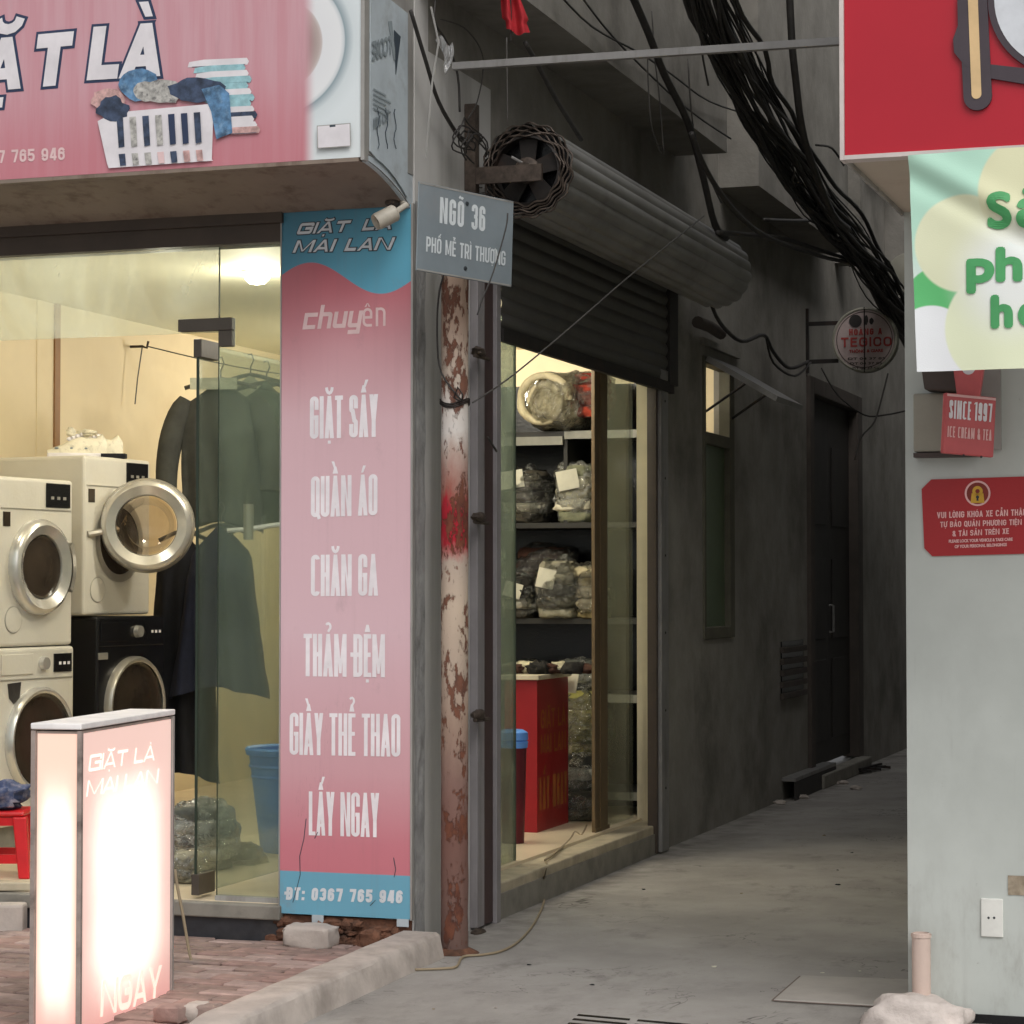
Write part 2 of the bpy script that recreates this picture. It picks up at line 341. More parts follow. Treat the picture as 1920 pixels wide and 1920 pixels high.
def stext(body, bl, br, cap, mat, parent, up=(0, 0, 1), stroke=.15, shear=0, lift=.0008, border=None, bw=0, gap=.7, sq=False, mk=1.0, name='lettering', space=.55):
    bl, br, up = V(bl), V(br), V(up).normalized(); e = (br - bl).normalized(); n = e.cross(up).normalized(); L = (br - bl).length - abs(shear) * cap
    s = stroke * cap; g = s * gap; items = []
    for ch in body:
        d = unicodedata.normalize('NFD', ch); items.append((d[0], d[1:]))
    fixed = sum(g for _ in items[:-1]) + sum(s for c, _ in items if c in 'I:1'); wsum = sum((space if c == ' ' else _WD.get(c, 1)) for c, _ in items if c not in 'I:1')
    k = (L - fixed) / max(wsum, .01); x = 0; shapes = []
    for c, marks in items:
        W = s if c in 'I:1' else k * (space if c == ' ' else _WD.get(c, 1))
        if c != ' ':
            for kd, p in _glyph(c, W, cap, s, sq): shapes.append((kd, [(x + a, b) for a, b in p], s))
            c0 = x + W / 2; y0 = cap + s * .45; h = cap * .15 * mk; w = max(min(W * .30, k * .30), s * .7); ms = s * .72; nm = 0; top = y0
            for q in marks:
                if q == '\u0306': shapes.append(('line', _arc(c0, y0 + h * .9, w, h * .8, 180, 360), ms)); top = y0 + h * 1.1
                elif q == '\u0302': shapes.append(('poly', [(c0 - w, y0), (c0 - w + ms, y0), (c0 + ms * .1, y0 + h), (c0 - ms * .4, y0 + h)], ms)); shapes.append(('poly', [(c0 + w, y0), (c0 + ms * .4, y0 + h), (c0 - ms * .1, y0 + h), (c0 + w - ms, y0)], ms)); top = y0 + h * .75
                elif q == '\u0301': o = w * .5 if top > y0 else 0; shapes.append(('poly', [(c0 + o - ms * .6, top), (c0 + o + ms * .2, top), (c0 + o + ms * 1.1, top + h), (c0 + o + ms * .1, top + h)], ms))
                elif q == '\u0300': o = w * .3 if top > y0 else 0; shapes.append(('poly', [(c0 - o - ms * .2, top), (c0 - o + ms * .6, top), (c0 - o - ms * .1, top + h), (c0 - o - ms * 1.1, top + h)], ms))
                elif q == '\u0309': shapes.append(('line', _arc(c0, top + h * .7, ms * .8, h * .45, 150, -60, 6) + [(c0, top)], ms * .8))
                elif q == '\u0303': shapes.append(('line', [(c0 - w, top + h * .2), (c0 - w * .5, top + h * .6), (c0, top + h * .4), (c0 + w * .5, top + h * .2), (c0 + w, top + h * .6)], ms * .8))
                elif q == '\u0323': shapes.append(('line', [(c0, -s * .5 - ms), (c0, -s * .5)], ms))
                elif q == '\u031b': shapes.append(('line', [(x + W - s * .3, cap - s * .6), (x + W + s * .25, cap - s * .1), (x + W + s * .35, cap + s * .5)], ms * .8))
        x += W + g
    def strip(p, h, ext):
        closed = (V((*p[0], 0)) - V((*p[-1], 0))).length < 1e-6
        q = [V(a) for a in p]; out = [q[0]]
        for a in q[1:]:
            if (a - out[-1]).length > 1e-6: out.append(a)
        q = out; N = len(q); vs = []
        for i in range(N):
            if closed: pa, pb = q[i - 1] if i > 0 else q[-2], q[i + 1] if i < N - 1 else q[1]
            else: pa, pb = q[max(i - 1, 0)], q[min(i + 1, N - 1)]
            d1 = (q[i] - pa).normalized() if (q[i] - pa).length > 0 else None; d2 = (pb - q[i]).normalized() if (pb - q[i]).length > 0 else None
            d1 = d1 or d2; d2 = d2 or d1; t = (d1 + d2); t = t.normalized() if t.length > 1e-4 else d1
            nn = V((-t.y, t.x)); cs = max(.45, nn.dot(V((-d1.y, d1.x))))
            c = V(q[i])
            if not closed and i == 0: c -= d2 * ext
            if not closed and i == N - 1: c += d1 * ext
            vs += [c + nn * h / cs, c - nn * h / cs]
        out = []
        for i in range(N - 1):
            for j in (2 * i, 2 * i + 1, 2 * i + 3, 2 * i + 2): out.append((vs[j].x, vs[j].y, i))
        return [V(o) for o in out], [(4 * i, 4 * i + 1, 4 * i + 2, 4 * i + 3) for i in range(N - 1)]
    def layer(grow, lf, m, nm):
        mb = MB()
        for i, (kd, p, sw) in enumerate(shapes):
            if kd == 'line': vs, fs = strip([V(a) for a in p], sw / 2 + grow, grow)
            else:
                c = V((sum(a for a, _ in p) / len(p), sum(b for _, b in p) / len(p))); vs = []
                N = len(p); ar = sum(p[i][0] * p[(i + 1) % N][1] - p[(i + 1) % N][0] * p[i][1] for i in range(N)); sg = 1 if ar > 0 else -1
                for j in range(N):
                    d1 = (V(p[j]) - V(p[j - 1])).normalized(); d2 = (V(p[(j + 1) % N]) - V(p[j])).normalized()
                    n1, n2 = V((d1.y, -d1.x)) * sg, V((d2.y, -d2.x)) * sg; bb = (n1 + n2); bb = bb.normalized() if bb.length > 1e-4 else n1
                    vs.append(V(p[j]) + bb * (grow / max(.5, bb.dot(n1))))
                fs = [tuple(range(N)) if sg > 0 else tuple(range(N))[::-1]]
            mb.add([bl + e * (a.x + a.y * shear) + up * a.y + n * (lf + i * .00004 + (a.z * .000012 if len(a) > 2 else 0)) for a in vs], fs)
        return mb.build(nm, m, parent)
    if border: layer(bw, lift, border, name + '_outline'); lift += .0022
    return layer(0, lift, mat, name)

# ------------------------------------------------------------------ material list
m_ground = Mat('alley_concrete'); gx, gy, gz = m_ground.world()
_c = m_ground.mix('#8e8a85', '#a5a19c', m_ground.noise(1.3, 8).step(.3, .7))
_c = m_ground.mix(_c, '#4a443f', m_ground.noise(.7, 8, (1, .45, 1), .7).step(.5, .78) * .55)
_c = m_ground.mix(_c, '#57514b', m_ground.noise(3.2, 9, (1, .6, 1), .75).step(.52, .7) * .45)
_c = m_ground.mix(_c, '#b3aea7', m_ground.noise(9, 8, (1, .7, 1), .8).step(.56, .8) * .5)
_c = m_ground.mix(_c, '#37322e', m_ground.noise(55, 3).step(.68, .78) * .7)
_c = m_ground.mix(_c, '#3b3632', (m_ground.noise(1.1, 5, rough=.7, dist=.6) - .5).abs().step(.006, .0) * m_ground.noise(.9, 2).step(.5, .62) * .8)
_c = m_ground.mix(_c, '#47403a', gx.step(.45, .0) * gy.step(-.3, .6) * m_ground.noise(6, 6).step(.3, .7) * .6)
M_ground = m_ground.set(_c, .85, 0, m_ground.noise(45, 8, rough=.7), .006, .5)
M_brick = [worn('paver_' + n, c, .85, 0, .3, 12, '#857a73', .75, 4, bump=.6, bscale=80, bd=.004) for n, c in (('red', '#9b7f77'), ('pale', '#a69089'), ('brown', '#8f7971'))]
M_joint = worn('paver_joint_sand', '#6e6058', .95, 0, .3, 9)
M_kerb = worn('kerb_concrete', '#b5aba3', .85, 0, .25, 5, '#6f665e', .5, 3, bump=.5, bscale=50, bd=.005)
M_wall = worn('grey_wall_paint', '#c0bebb', .8, 0, .14, 1.6, '#6b6862', .4, .9, True, .25, 40)
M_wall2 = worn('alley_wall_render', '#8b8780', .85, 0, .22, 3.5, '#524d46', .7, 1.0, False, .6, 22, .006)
M_edge = worn('scuffed_corner_paint', '#9a9a99', .75, 0, .3, 14, '#4d4c4b', .8, 7, False, .6, 60, .004)
M_beige = worn('shop_wall_paint', '#dccdac', .7, 0, .06, 1.2, '#cbb791', .3, 1.5, bump=.1)
M_ceil = worn('shop_ceiling_paint', '#e3dcc0', .7, 0, .05, 1.5, bump=.1)
M_floor = worn('shop_floor_tile', '#d8c8ac', .35, 0, .08, 3, '#a8937a', .3, 2, bump=.1)
M_seam = plain('brown_joint', '#8a6238', .6)
M_jamb = worn('jamb_plaster', '#dccfb2', .8, 0, .12, 3, '#8d8069', .5, 2, True)
M_thresh = worn('threshold_terrazzo', '#b0a58e', .6, 0, .25, 8, '#6b6252', .5, 3)
M_base = worn('black_granite', '#2e2f33', .45, 0, .3, 20, '#5a5753', .35, 6)
M_rubble = worn('broken_brickwork', '#6d4a38', .95, 0, .5, 16, '#2b231e', .8, 9, False, .9, 30, .012)
M_sill = worn('sill_concrete', '#837f76', .8, 0, .2, 8, '#55504a', .5, 5)
M_head = worn('header_brown_metal', '#4a3f36', .55, 0, .15, 4, '#2c2621', .4, 3)
M_soffit = worn('soffit_brown_sheet', '#887a6e', .7, 0, .18, 3, '#54392d', .6, 3.2, True, .2)
M_silver = worn('sign_frame_silver', '#a8a6a2', .5, .3, .15, 6, '#6d6862', .5, 4, True)
M_film = worn('blue_white_film', '#b9c3c9', .45, 0, .12, 5, '#8e9191', .5, 6, False, .5, 25, .004)
M_inkgrey = plain('print_grey', '#8d979c', .6)
M_inkdark = plain('print_dark', '#3b4650', .6)
M_white = plain('white_print', '#e3dfe3', .6)
M_ltr = plain('pale_print', '#f0eaee', .6)
M_navy = plain('navy_print', '#2c3a58', .6)
M_pinkltr = plain('pale_pink_print', '#e2c4c4', .6)
M_greyltr = plain('grey_blue_print', '#d3d8dd', .6)
M_printblue = worn('print_blue_cloth', '#5c86ad', .6, 0, .7, 22, '#8fb0cc', .7, 30, bump=0)
M_printnavy = worn('print_navy_cloth', '#3f4d66', .6, 0, .7, 22, '#1d2636', .7, 30, bump=0)
M_printpat = worn('print_patterned_cloth', '#b9b7b2', .6, 0, .5, 40, '#4a4a4e', .9, 55)
M_printcyan = worn('print_cyan_towel', '#9cc7cf', .6, 0, .25, 30, '#5f9aa8', .6, 24, bump=0)
M_printskin = worn('print_pink_cloth', '#cfa8a4', .6, 0, .5, 28, '#8d6b6c', .6, 30, bump=0)
M_galv = worn('galvanised_steel', '#8f8d8b', .5, .4, .15, 8, '#5b5650', .5, 5, True)
M_chan = worn('grey_channel_paint', '#8b8789', .6, .1, .12, 6, '#5c5654', .4, 4, True)
M_maroon = worn('maroon_channel_paint', '#42302f', .6, 0, .15, 6, '#2a211f', .4, 4, True)
M_slat = worn('shutter_slat_steel', '#9a9895', .38, .5, .15, 3, '#625b55', .5, 2.2, False, .15)
M_slatd = worn('shutter_curtain_steel', '#5a5855', .6, .2, .15, 3, '#45413d', .6, 3)
M_iron = worn('dark_iron', '#2d2927', .6, .4, .3, 12, '#3f2d24', .6, 6)
M_edgeiron = worn('slat_edge_iron', '#5a4f47', .6, .5, .4, 30, '#2b2522', .7, 12)
M_plate = worn('street_plate_enamel', '#7d878d', .45, 0, .12, 5, '#86888a', .5, 4)
M_plateltr = worn('plate_letter_paint', '#cfd5d8', .6, 0, .1, 20)
M_cable = worn('black_cable', '#33302e', .6, 0, .3, 20)
M_wireg = plain('grey_wire', '#4d4a47', .6)
M_cord = plain('tan_cord', '#97886f', .7)
M_flag = worn('red_rag', '#b3222c', .8, 0, .25, 15)
M_rag = glass('white_plastic_rag', (.75, .75, .75), .3, .6, (.75, .75, .75), 30)
M_winframe = worn('window_frame_paint', '#5d5a4c', .7, 0, .2, 6)
M_frost = worn('frosted_green_pane', '#5c6b52', .35, 0, .15, 3)
M_doorw = worn('old_door_paint', '#2f2b29', .6, 0, .3, 5, '#1d1a18', .6, 3, True)
M_doorf = worn('old_door_frame', '#4d453f', .75, 0, .25, 5, '#2f2a26', .5, 3, True)
M_tegface = worn('pale_sign_face', '#b9a7a4', .5, 0, .12, 6, '#86706c', .5, 4)
M_tegred = plain('dull_red_print', '#a33a36', .6)
m = Mat('pale_panel_wall'); x, y, z = m.world()
_w = m.mix('#bcc1bc', '#c7ccc7', m.noise(2.2, 6).step(.3, .7)); _w = m.mix(_w, '#a3a7a2', m.noise(1.4, 8, (1, 1, .5), .65).step(.5, .75) * .45)
_w = m.mix(_w, '#8b8780', m.noise(9, 8, (1, 1, .35), .7).step(.45, .75) * z.step(.75, .0) * .7); _w = m.mix(_w, '#7e7b76', m.noise(26, 5, rough=.7).step(.68, .76) * .5)
_w = m.mix(_w, '#989a95', (m.noise(3, 5, (6, 6, .5), .6)).step(.6, .8) * .3)
M_rwall = m.set(_w, .5, 0, m.noise(30, 5), .002, .2)
M_redsign = worn('red_sign_sheet', '#b5152b', .42, 0, .06, 2, bump=.05)
M_redframe = plain('white_sign_frame', '#d3c9c5', .5)
M_rsoffit = worn('sign_soffit_sheet', '#c3b6a6', .7, 0, .15, 2, '#9c8a7b', .5, 2)
M_dkoutline = plain('dark_violet_outline', '#433a41', .55)
M_tan = plain('tan_print', '#dcbc8c', .55)
M_palegrey = plain('pale_disc', '#d5d9df', .5)
M_warn = worn('warning_plate_red', '#a92328', .45, 0, .06, 4)
M_warnltr = plain('pale_rose_print', '#e9b8b6', .6)
M_yellow = plain('yellow_print', '#d3a538', .6)
M_boxgrey = worn('beige_grey_box', '#9a978a', .6, 0, .1, 6)
M_brownbox = worn('brown_metal_box', '#4b403b', .5, .2, .15, 8)
M_pinkred = plain('pinkish_red_plastic', '#c65a5c', .4)
M_pvc = worn('pinkish_pvc', '#d3bdb1', .5, 0, .1, 6)
M_lump = worn('whitish_mortar', '#d6cbc4', .9, 0, .2, 6, '#9d918a', .5, 5, False, .8, 30, .01)
M_socket = plain('socket_white', '#e4e4de', .4)
M_tape = worn('brown_tape', '#a89a86', .6, 0, .3, 20, '#75654f', .8, 14)
M_appl = worn('appliance_white', '#d2cec3', .35, 0, .05, 3, '#bdb296', .25, 2)
M_applgrey = plain('appliance_silver', '#b5b1a8', .3, .5)
M_chrome = plain('appliance_chrome', '#cfcdc8', .22, .6)
M_black = worn('appliance_black', '#17171a', .25, 0, .15, 10)
M_drum = worn('dark_door_glass', '#3a322b', .12, 0, .3, 4)
M_bowl = glass('door_bowl_glass', (.72, .62, .5), .35, .12, (.5, .4, .3), 4)
M_red = plain('red_plastic', '#c3161f', .35)
M_redboard = worn('red_counter_board', '#96121b', .45, 0, .08, 3)
M_gold = plain('worn_gold_print', '#a5632f', .6)
M_counter = worn('counter_top', '#cfc3ab', .5, 0, .15, 12)
M_blue = plain('blue_plastic', '#5f97e6', .4)
M_bluebag = worn('blue_cloth', '#39466b', .8, 0, .4, 18, '#b3a9b0', .6, 14)
M_shoe = worn('white_sneaker', '#e6e0cc', .6, 0, .08, 20, '#8a8474', .5, 26)
M_cloth1 = worn('charcoal_cloth', '#3f403c', .9, 0, .25, 14, bump=.4)
M_cloth2 = worn('green_grey_cloth', '#4a5148', .9, 0, .25, 14, bump=.4)
M_cloth3 = worn('navy_cloth', '#20253a', .9, 0, .25, 14, bump=.4)
M_cloth4 = worn('pale_cloth', '#a9aa98', .9, 0, .2, 14, bump=.4)
M_cloth5 = worn('black_cloth', '#14161f', .9, 0, .25, 14, bump=.4)
M_hang = plain('hanger_plastic', '#4c4a45', .4)
M_shelf = worn('dark_shelf_board', '#2b2a27', .6, 0, .2, 6)
M_shelflip = worn('shelf_lip_metal', '#8b8a80', .5, .2, .15, 10)
M_frameb = worn('brown_door_frame', '#66543a', .5, .1, .2, 5, '#43361f', .5, 4, True)
M_cab = worn('cream_cabinet', '#cfc6a0', .5, 0, .06, 3)
M_glass = glass('shop_glass', (.915, .945, .92), .10, .075, (.42, .52, .44), 2.2)
M_ghaze = glass('hazy_side_glass', (.84, .89, .85), .15, .34, (.40, .46, .38), 3.5)  # stronger greenish diffuse layer, in patches over the pane
M_gtrans = glass('transom_glass', (.92, .94, .88), .3, .28, (.75, .77, .68), 2.0)
M_gedge = plain('glass_edge', '#2f3a30', .2)
M_fit = worn('patch_fitting', '#5b544c', .4, .5, .12, 8)
M_lamp = emit('lamp_glow', '#fff3d6', 22)
M_lampoff = plain('lamp_off_white', '#b7ada2', .5)
M_screw = plain('dark_screw', '#2f3438', .5)
M_camw = worn('camera_body', '#b9b2a4', .5, 0, .15, 12)

def film(name, milk=.2, tint=(.93, .94, .92)):
    """crumpled clear film: see-through, sharp little glints, milky folds"""
    m = Mat(name); m.world(); nt = m.nt; nt.nodes.remove(m.b)
    bp = nt.nodes.new('ShaderNodeBump'); bp.inputs['Strength'].default_value = 1; bp.inputs['Distance'].default_value = .03
    nt.links.new((m.noise(16, 3, dist=2.5) + m.voro(26) * .5).k, bp.inputs['Height'])
    t = nt.nodes.new('ShaderNodeBsdfTransparent'); t.inputs[0].default_value = (*tint, 1)
    g = nt.nodes.new('ShaderNodeBsdfGlossy'); g.inputs['Roughness'].default_value = .13; nt.links.new(bp.outputs[0], g.inputs['Normal'])
    fr = nt.nodes.new('ShaderNodeFresnel'); fr.inputs[0].default_value = 1.5; nt.links.new(bp.outputs[0], fr.inputs['Normal'])
    mx = nt.nodes.new('ShaderNodeMixShader'); nt.links.new((X(nt, fr.outputs[0]) * 2.4 + .05).min(1.0).k, mx.inputs[0])
    nt.links.new(t.outputs[0], mx.inputs[1]); nt.links.new(g.outputs[0], mx.inputs[2])
    df = nt.nodes.new('ShaderNodeBsdfDiffuse'); df.inputs[0].default_value = (.75, .76, .7, 1)
    m2 = nt.nodes.new('ShaderNodeMixShader')
    rd = (m.noise(11, 5, dist=3) - .5).abs().step(.045, .0); nt.links.new((rd * milk + m.noise(7, 4).step(.45, .8) * milk * .5).k, m2.inputs[0])
    nt.links.new(mx.outputs[0], m2.inputs[1]); nt.links.new(df.outputs[0], m2.inputs[2]); nt.links.new(m2.outputs[0], m.out.inputs[0])
    return m.m
M_film1 = film('clear_film', .08); M_film2 = film('milky_film', .4)
_cl = {}
def cloth(c):
    if c not in _cl: _cl[c] = worn('folded_cloth_' + str(len(_cl)), c, .9, 0, .35, 16, None, 0, bump=.9, bscale=26, bd=.012)
    return _cl[c]
M_pk = dict(dark=('#2e2b26', '#4a453a', '#c5c2b2', '#24221f'), beige=('#b9ad8c', '#a8996f', '#c4b998'), pale=('#a39f84', '#d9d2b6', '#878970', '#e3ddc6'),
            brown=('#4b2f24', '#33211a'), grey=('#a09c88', '#5c5b4f', '#44433c', '#8b8876'), green=('#8f8a4c', '#a39c5c'), clear=('#a9ada6', '#5d605b', '#c7c8c0', '#3d3f3d'), orange=('#9c3322', '#b2412c'))
M_quilt = worn('quilted_beige', '#d3c8a6', .85, 0, .2, 10, '#8f8262', .5, 12, bump=.8, bscale=18, bd=.012)
M_label = plain('paper_label', '#e2dfcc', .7)
# rusty pole
m = Mat('rusted_painted_pipe'); x, y, z = m.world()
n1 = m.noise(9, 8, (1.4, 1.4, .55), .7); n2 = m.noise(34, 5, (1, 1, .5))
zz = (z + (n1 - .5) * .28) / 3.0
paint = m.ramp(zz, [(0, '#6a534b'), (.16, '#77554c'), (.22, '#85685f'), (.3, '#a08878'), (.36, '#b3a090'), (.45, '#c9b6a2'), (.51, '#b7a698'), (.54, '#a8192a'), (.585, '#a8192a'), (.6, '#9c6256'), (.655, '#bba79c'), (.68, '#d8d2cc'), (.735, '#d2c8bf'), (.755, '#c3b3a4'), (.83, '#b59a88'), (1, '#cfb7a2')])
rust = m.mix('#4f2a1e', '#74432e', n2.step(.3, .7))
rk = (n1 + (n2 - .5) * .45).step(.52, .57).max(n2.step(.60, .68) * .8)
col = m.mix(paint, rust, rk * .92); col = m.mix(col, '#3a312c', m.noise(60, 4, (1, 1, .4)).step(.6, .75) * .55)
M_pole = m.set(col, .85, 0, rk.inv() + n2 * .4, .004, .8)
# vertical banner print (object coordinates: z up the board, x across it)
BX0, BX1 = P(527, 1000, y=-.03).x, P(770, 1000, y=-.03).x; PX = BX0 + .012
BZ0, BZ1 = P(770, 1724, y=-.03).z, P(770, 383, y=-.03).z
m = Mat('banner_print'); x, y, z = m.world()
u = (x - BX0) / (BX1 - BX0); v = (z - BZ0) / (BZ1 - BZ0)
zw = (u * 5.6 + .35).sin() * .0245 + .9
blue = m.mix('#457f96', '#60abc6', ((u * .7) + (v.inv()) * 4).step(.1, 1.0))
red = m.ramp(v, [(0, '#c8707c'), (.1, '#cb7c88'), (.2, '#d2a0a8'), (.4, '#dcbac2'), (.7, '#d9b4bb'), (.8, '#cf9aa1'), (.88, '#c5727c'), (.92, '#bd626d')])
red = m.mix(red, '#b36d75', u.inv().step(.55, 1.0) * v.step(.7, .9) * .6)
col = m.mix(red, blue, (v - zw).step(-.001, .001))
col = m.mix(col, '#6ba7bf', v.inv().step(.939, .9405))
st = m.noise(30, 4, (1, 1, .04)); dt = m.noise(5, 8, (1, 1, .6), .7)
col = m.mix(col, '#7d6468', st.step(.5, .9) * .15); col = m.mix(col, '#8b7577', dt.step(.58, .78) * .35)
cr = (m.voro(7, 'DISTANCE_TO_EDGE') ); col = m.mix(col, '#5d3d40', (m.noise(3, 6, (9, 1, .8), .6, dist=2) - .5).abs().step(.004, 0.0) * m.noise(2.2, 2).step(.55, .7) * v.inv().step(.55, .8))
M_banner = m.set(col, .5, 0, m.noise(12, 3), .004, .3)
# fascia print
FY = -.53
m = Mat('fascia_print'); x, y, z = m.world()
c0 = P(527, 85, y=FY); r0 = (P(646, 85, y=FY) - c0).length; k0 = r0 / 119
d = ((x - c0.x) ** 2.0 + (z - c0.z) ** 2.0).sqrt() / k0
xs = P(566, 150, y=FY).x; xe = P(594, 150, y=FY).x
n = m.noise(26, 4, (1, 1, .05))
pink = m.mix(m.mix('#c8919a', '#cda0a9', n.step(.3, .7)), '#9b7a7e', m.noise(2.5, 8, (3, 1, .3), .7).step(.55, .8) * .35); pink = m.mix(pink, '#c06a76', z.inv().step(-3.5 + 1.0, -3.05 + 1.0) * .6)
mach = m.ramp(d / 200, [(0, '#8a6f6d'), (.27, '#9a8480'), (.36, '#b9aaa6'), (.384, '#c9c0be'), (.392, '#e2e4e7'), (.56, '#e6e8ea'), (.592, '#c9d0d4'), (.602, '#8fa0a8'), (.68, '#d3dcdf'), (.8, '#dde5e8'), (1, '#dfe6e8')])
col = m.mix(pink, mach, x.step(xs, xe))
M_fascia = m.set(col, .45, 0, m.noise(6, 3), .003, .2)
# green fabric print, laid out on the cloth's own UV (units: tenths of its drawn width)
m = Mat('green_fabric_print'); u, v, _ = m.coord('UV')
def circ(cx, cy, r, s=.03): return (((u - cx) ** 2.0 + (v - cy) ** 2.0).sqrt()).step(r + s, r - s)
col = m.mix('#b9e3cf', '#e9f0ee', v.inv().step(-1.6, -.3) * 1.0)
col = m.mix(col, '#63c078', circ(.45, 1.32, .62, .02))
col = m.mix(col, '#eceff2', circ(.3, .45, .78, .02))
col = m.mix(col, '#e6e9c8', circ(.95, 2.35, .9)); col = m.mix(col, '#e0e0bb', circ(2.35, 3.25, 1.05)); col = m.mix(col, '#e9efcf', circ(1.65, .75, 1.08))
col = m.mix(col, '#edf1ee', circ(1.9, 1.7, .9, .55))
M_green = m.set(col, .7, 0, m.noise(40, 3), .002, .2)
m_ = m.b.inputs; m_['Transmission Weight'].default_value = 0
M_greenltr = plain('green_print', '#4fa566', .6)
# light box panel
def lightbox(name, c_edge, origin, ew, ww, hh, hot, base):
    m = Mat(name); x, y, z = m.world()
    a = ((x - origin.x) * ew.x + (y - origin.y) * ew.y) / ww; b = z / hh
    n_ = m.noise(7, 4)
    g = ((a - .5).abs() + (n_ - .5) * .06).step(.52, .12) * ((b - .46).abs() + (n_ - .5) * .05).step(.47, .16)
    m.set('#c9a49a', .4)
    col = m.mix(m.mix(c_edge, '#cf8a86', b.step(.26, .0) * .9), '#fff1e2', g.step(.0, .7))
    m.nt.links.new(col, m.b.inputs['Emission Color']); m.nt.links.new((g * hot + base).k, m.b.inputs['Emission Strength'])
    return m.m

# ================================================================== SETTING
g = struct(MB().grid(lambda a, b: V((-60 + 160 * a, -60 + 160 * b, 0)), 4, 4).build('alley_ground', M_ground))
# brick pavement in front of the shop
pav = struct(B(-9, -.02, -2.6, -.03, -.05, .012).build('brick_pavement', M_joint))
kinds = []
for k in range(6):
    b = MB(); t = .045
    b.obox((0, 0, 0), (.0965, 0, random.uniform(-.002, .002)), (0, .0465, random.uniform(-.003, .003)), (0, 0, .014))
    o = b.build('brick', M_brick[k % 3], None, bevel=.005, seg=1); kinds.append(o)
first = 0
for j in range(26):
    for i in range(11):
        xx = -.13 - i * .2 - (.1 if j % 2 else 0); yy = -.09 - j * .1
        if yy < -2.5: continue
        k = random.randrange(6)
        if kinds[k] is not None and kinds[k].parent is None: o = kinds[k]
        else: o = kinds[k].copy(); COL.objects.link(o)
        o.parent = pav; o.location = (xx, yy, .016 + random.uniform(-.003, .004)); o.rotation_euler = (0, 0, random.uniform(-.02, .02))
for o in kinds:
    if o.parent is None: bpy.data.objects.remove(o)

# ================================================================== SHOP BUILDING
shop = thing('shop_building', 'grey painted corner building with the lit laundry shop in its ground floor', 'building', (0, 0, 0))
H = 15.0
# front pillar and side wall with openings
b = MB()
b.box(PX, 0, 0, .15, 0, 3.6)
b.box(-4.3, -3.3, 0, .15, 0, 3.6)
b.box(-.12, 0, .15, .92, 0, 3.6)
b.box(-4.3, 0, 0, .15, 3.6, H)
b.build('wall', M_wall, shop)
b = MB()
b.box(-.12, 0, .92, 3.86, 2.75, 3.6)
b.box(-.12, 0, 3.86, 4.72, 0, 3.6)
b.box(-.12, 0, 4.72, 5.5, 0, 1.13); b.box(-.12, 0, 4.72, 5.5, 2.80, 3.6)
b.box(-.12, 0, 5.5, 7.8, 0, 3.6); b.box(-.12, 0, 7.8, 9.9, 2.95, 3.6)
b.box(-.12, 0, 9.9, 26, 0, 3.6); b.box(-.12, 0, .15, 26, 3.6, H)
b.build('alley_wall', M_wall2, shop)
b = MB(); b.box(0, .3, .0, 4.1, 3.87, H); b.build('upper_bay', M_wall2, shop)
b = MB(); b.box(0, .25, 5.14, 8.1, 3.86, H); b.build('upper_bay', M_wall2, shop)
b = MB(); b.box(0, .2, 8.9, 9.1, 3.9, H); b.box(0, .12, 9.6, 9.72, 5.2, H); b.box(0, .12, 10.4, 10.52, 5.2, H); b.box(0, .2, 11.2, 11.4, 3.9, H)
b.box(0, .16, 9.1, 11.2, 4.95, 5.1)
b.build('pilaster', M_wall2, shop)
B(.0, .03, 9.1, 11.2, 5.25, H).build('upper_window', M_doorw, shop)
B(.0, .03, 12.0, 14.6, 5.4, H).build('upper_window', M_doorw, shop)
# room
B(-3.4, -3.3, .15, 6.3, 0, 3.6).build('inner_wall', M_beige, shop)
B(-3.3, -.12, 6.2, 6.3, 0, 3.6).build('inner_wall', M_beige, shop)
B(-.135, -.1205, 4.0, 6.2, .17, 1.1).build('inner_wall', M_beige, shop)
B(-3.3, -.12, .15, 6.2, 3.03, 3.1).build('ceiling', M_ceil, shop)
B(-3.3, -.12, .0, 6.2, .0, .17).build('shop_floor', M_floor, shop)
sx = P(108, 750, x=-3.29)
B(-3.3, -3.29, sx.y - .03, sx.y + .03, .17, 3.03).build('wall_joint', M_seam, shop)
B(-3.3, -3.294, sx.y - .22, sx.y - .17, .17, 3.03).build('wall_joint', M_beige, shop)
B(-.145, -.021, 3.80, 3.86, .15, 2.75).build('door_jamb', M_jamb, shop)
# front header, sill, base
B(-4.3, PX - .005, -.03, .10, 2.83, 2.97).build('header', M_head, shop)
B(-4.3, PX - .005, -.05, -.03, 2.905, 2.965).build('header_lip', M_head, shop)
B(-4.3, PX - .005, -.05, .09, .11, .168).build('sill', M_sill, shop, bevel=.006)
B(-4.3, PX - .0, -.03, -.002, .0, .108).build('base_course', M_base, shop)
b = MB()
for i in range(44):
    xx = random.uniform(-.6, -.03); zz = random.uniform(.0, .11)
    b.blob((xx, -.015, zz), (random.uniform(.02, .06), .03, random.uniform(.012, .03)), .4, 2, i, 8, 6)
b.build('broken_base', M_rubble, shop)
B(-.62, -.005, -.012, -.002, 0, .13).build('mortar_bed', M_rubble, shop)
# scuffed corner strip on the side face and a skirting
MB().grid(lambda a, c: V((.004 + .004 * noise.noise(V((a * 3, c * 30, 2))), .002 + .11 * a + .012 * noise.noise(V((c * 18, a, 5))), .02 + 2.95 * c)), 4, 90).build('corner_strip', M_edge, shop)
# threshold of the side door
B(-.30, .012, .93, 3.80, .0, .155).build('threshold', M_thresh, shop, bevel=.008)
B(-.19, -.17, 1.0, 3.75, .1555, .162).build('door_track', M_iron, shop)
B(.013, .02, .95, 3.80, .0, .11).build('threshold_face', M_sill, shop)

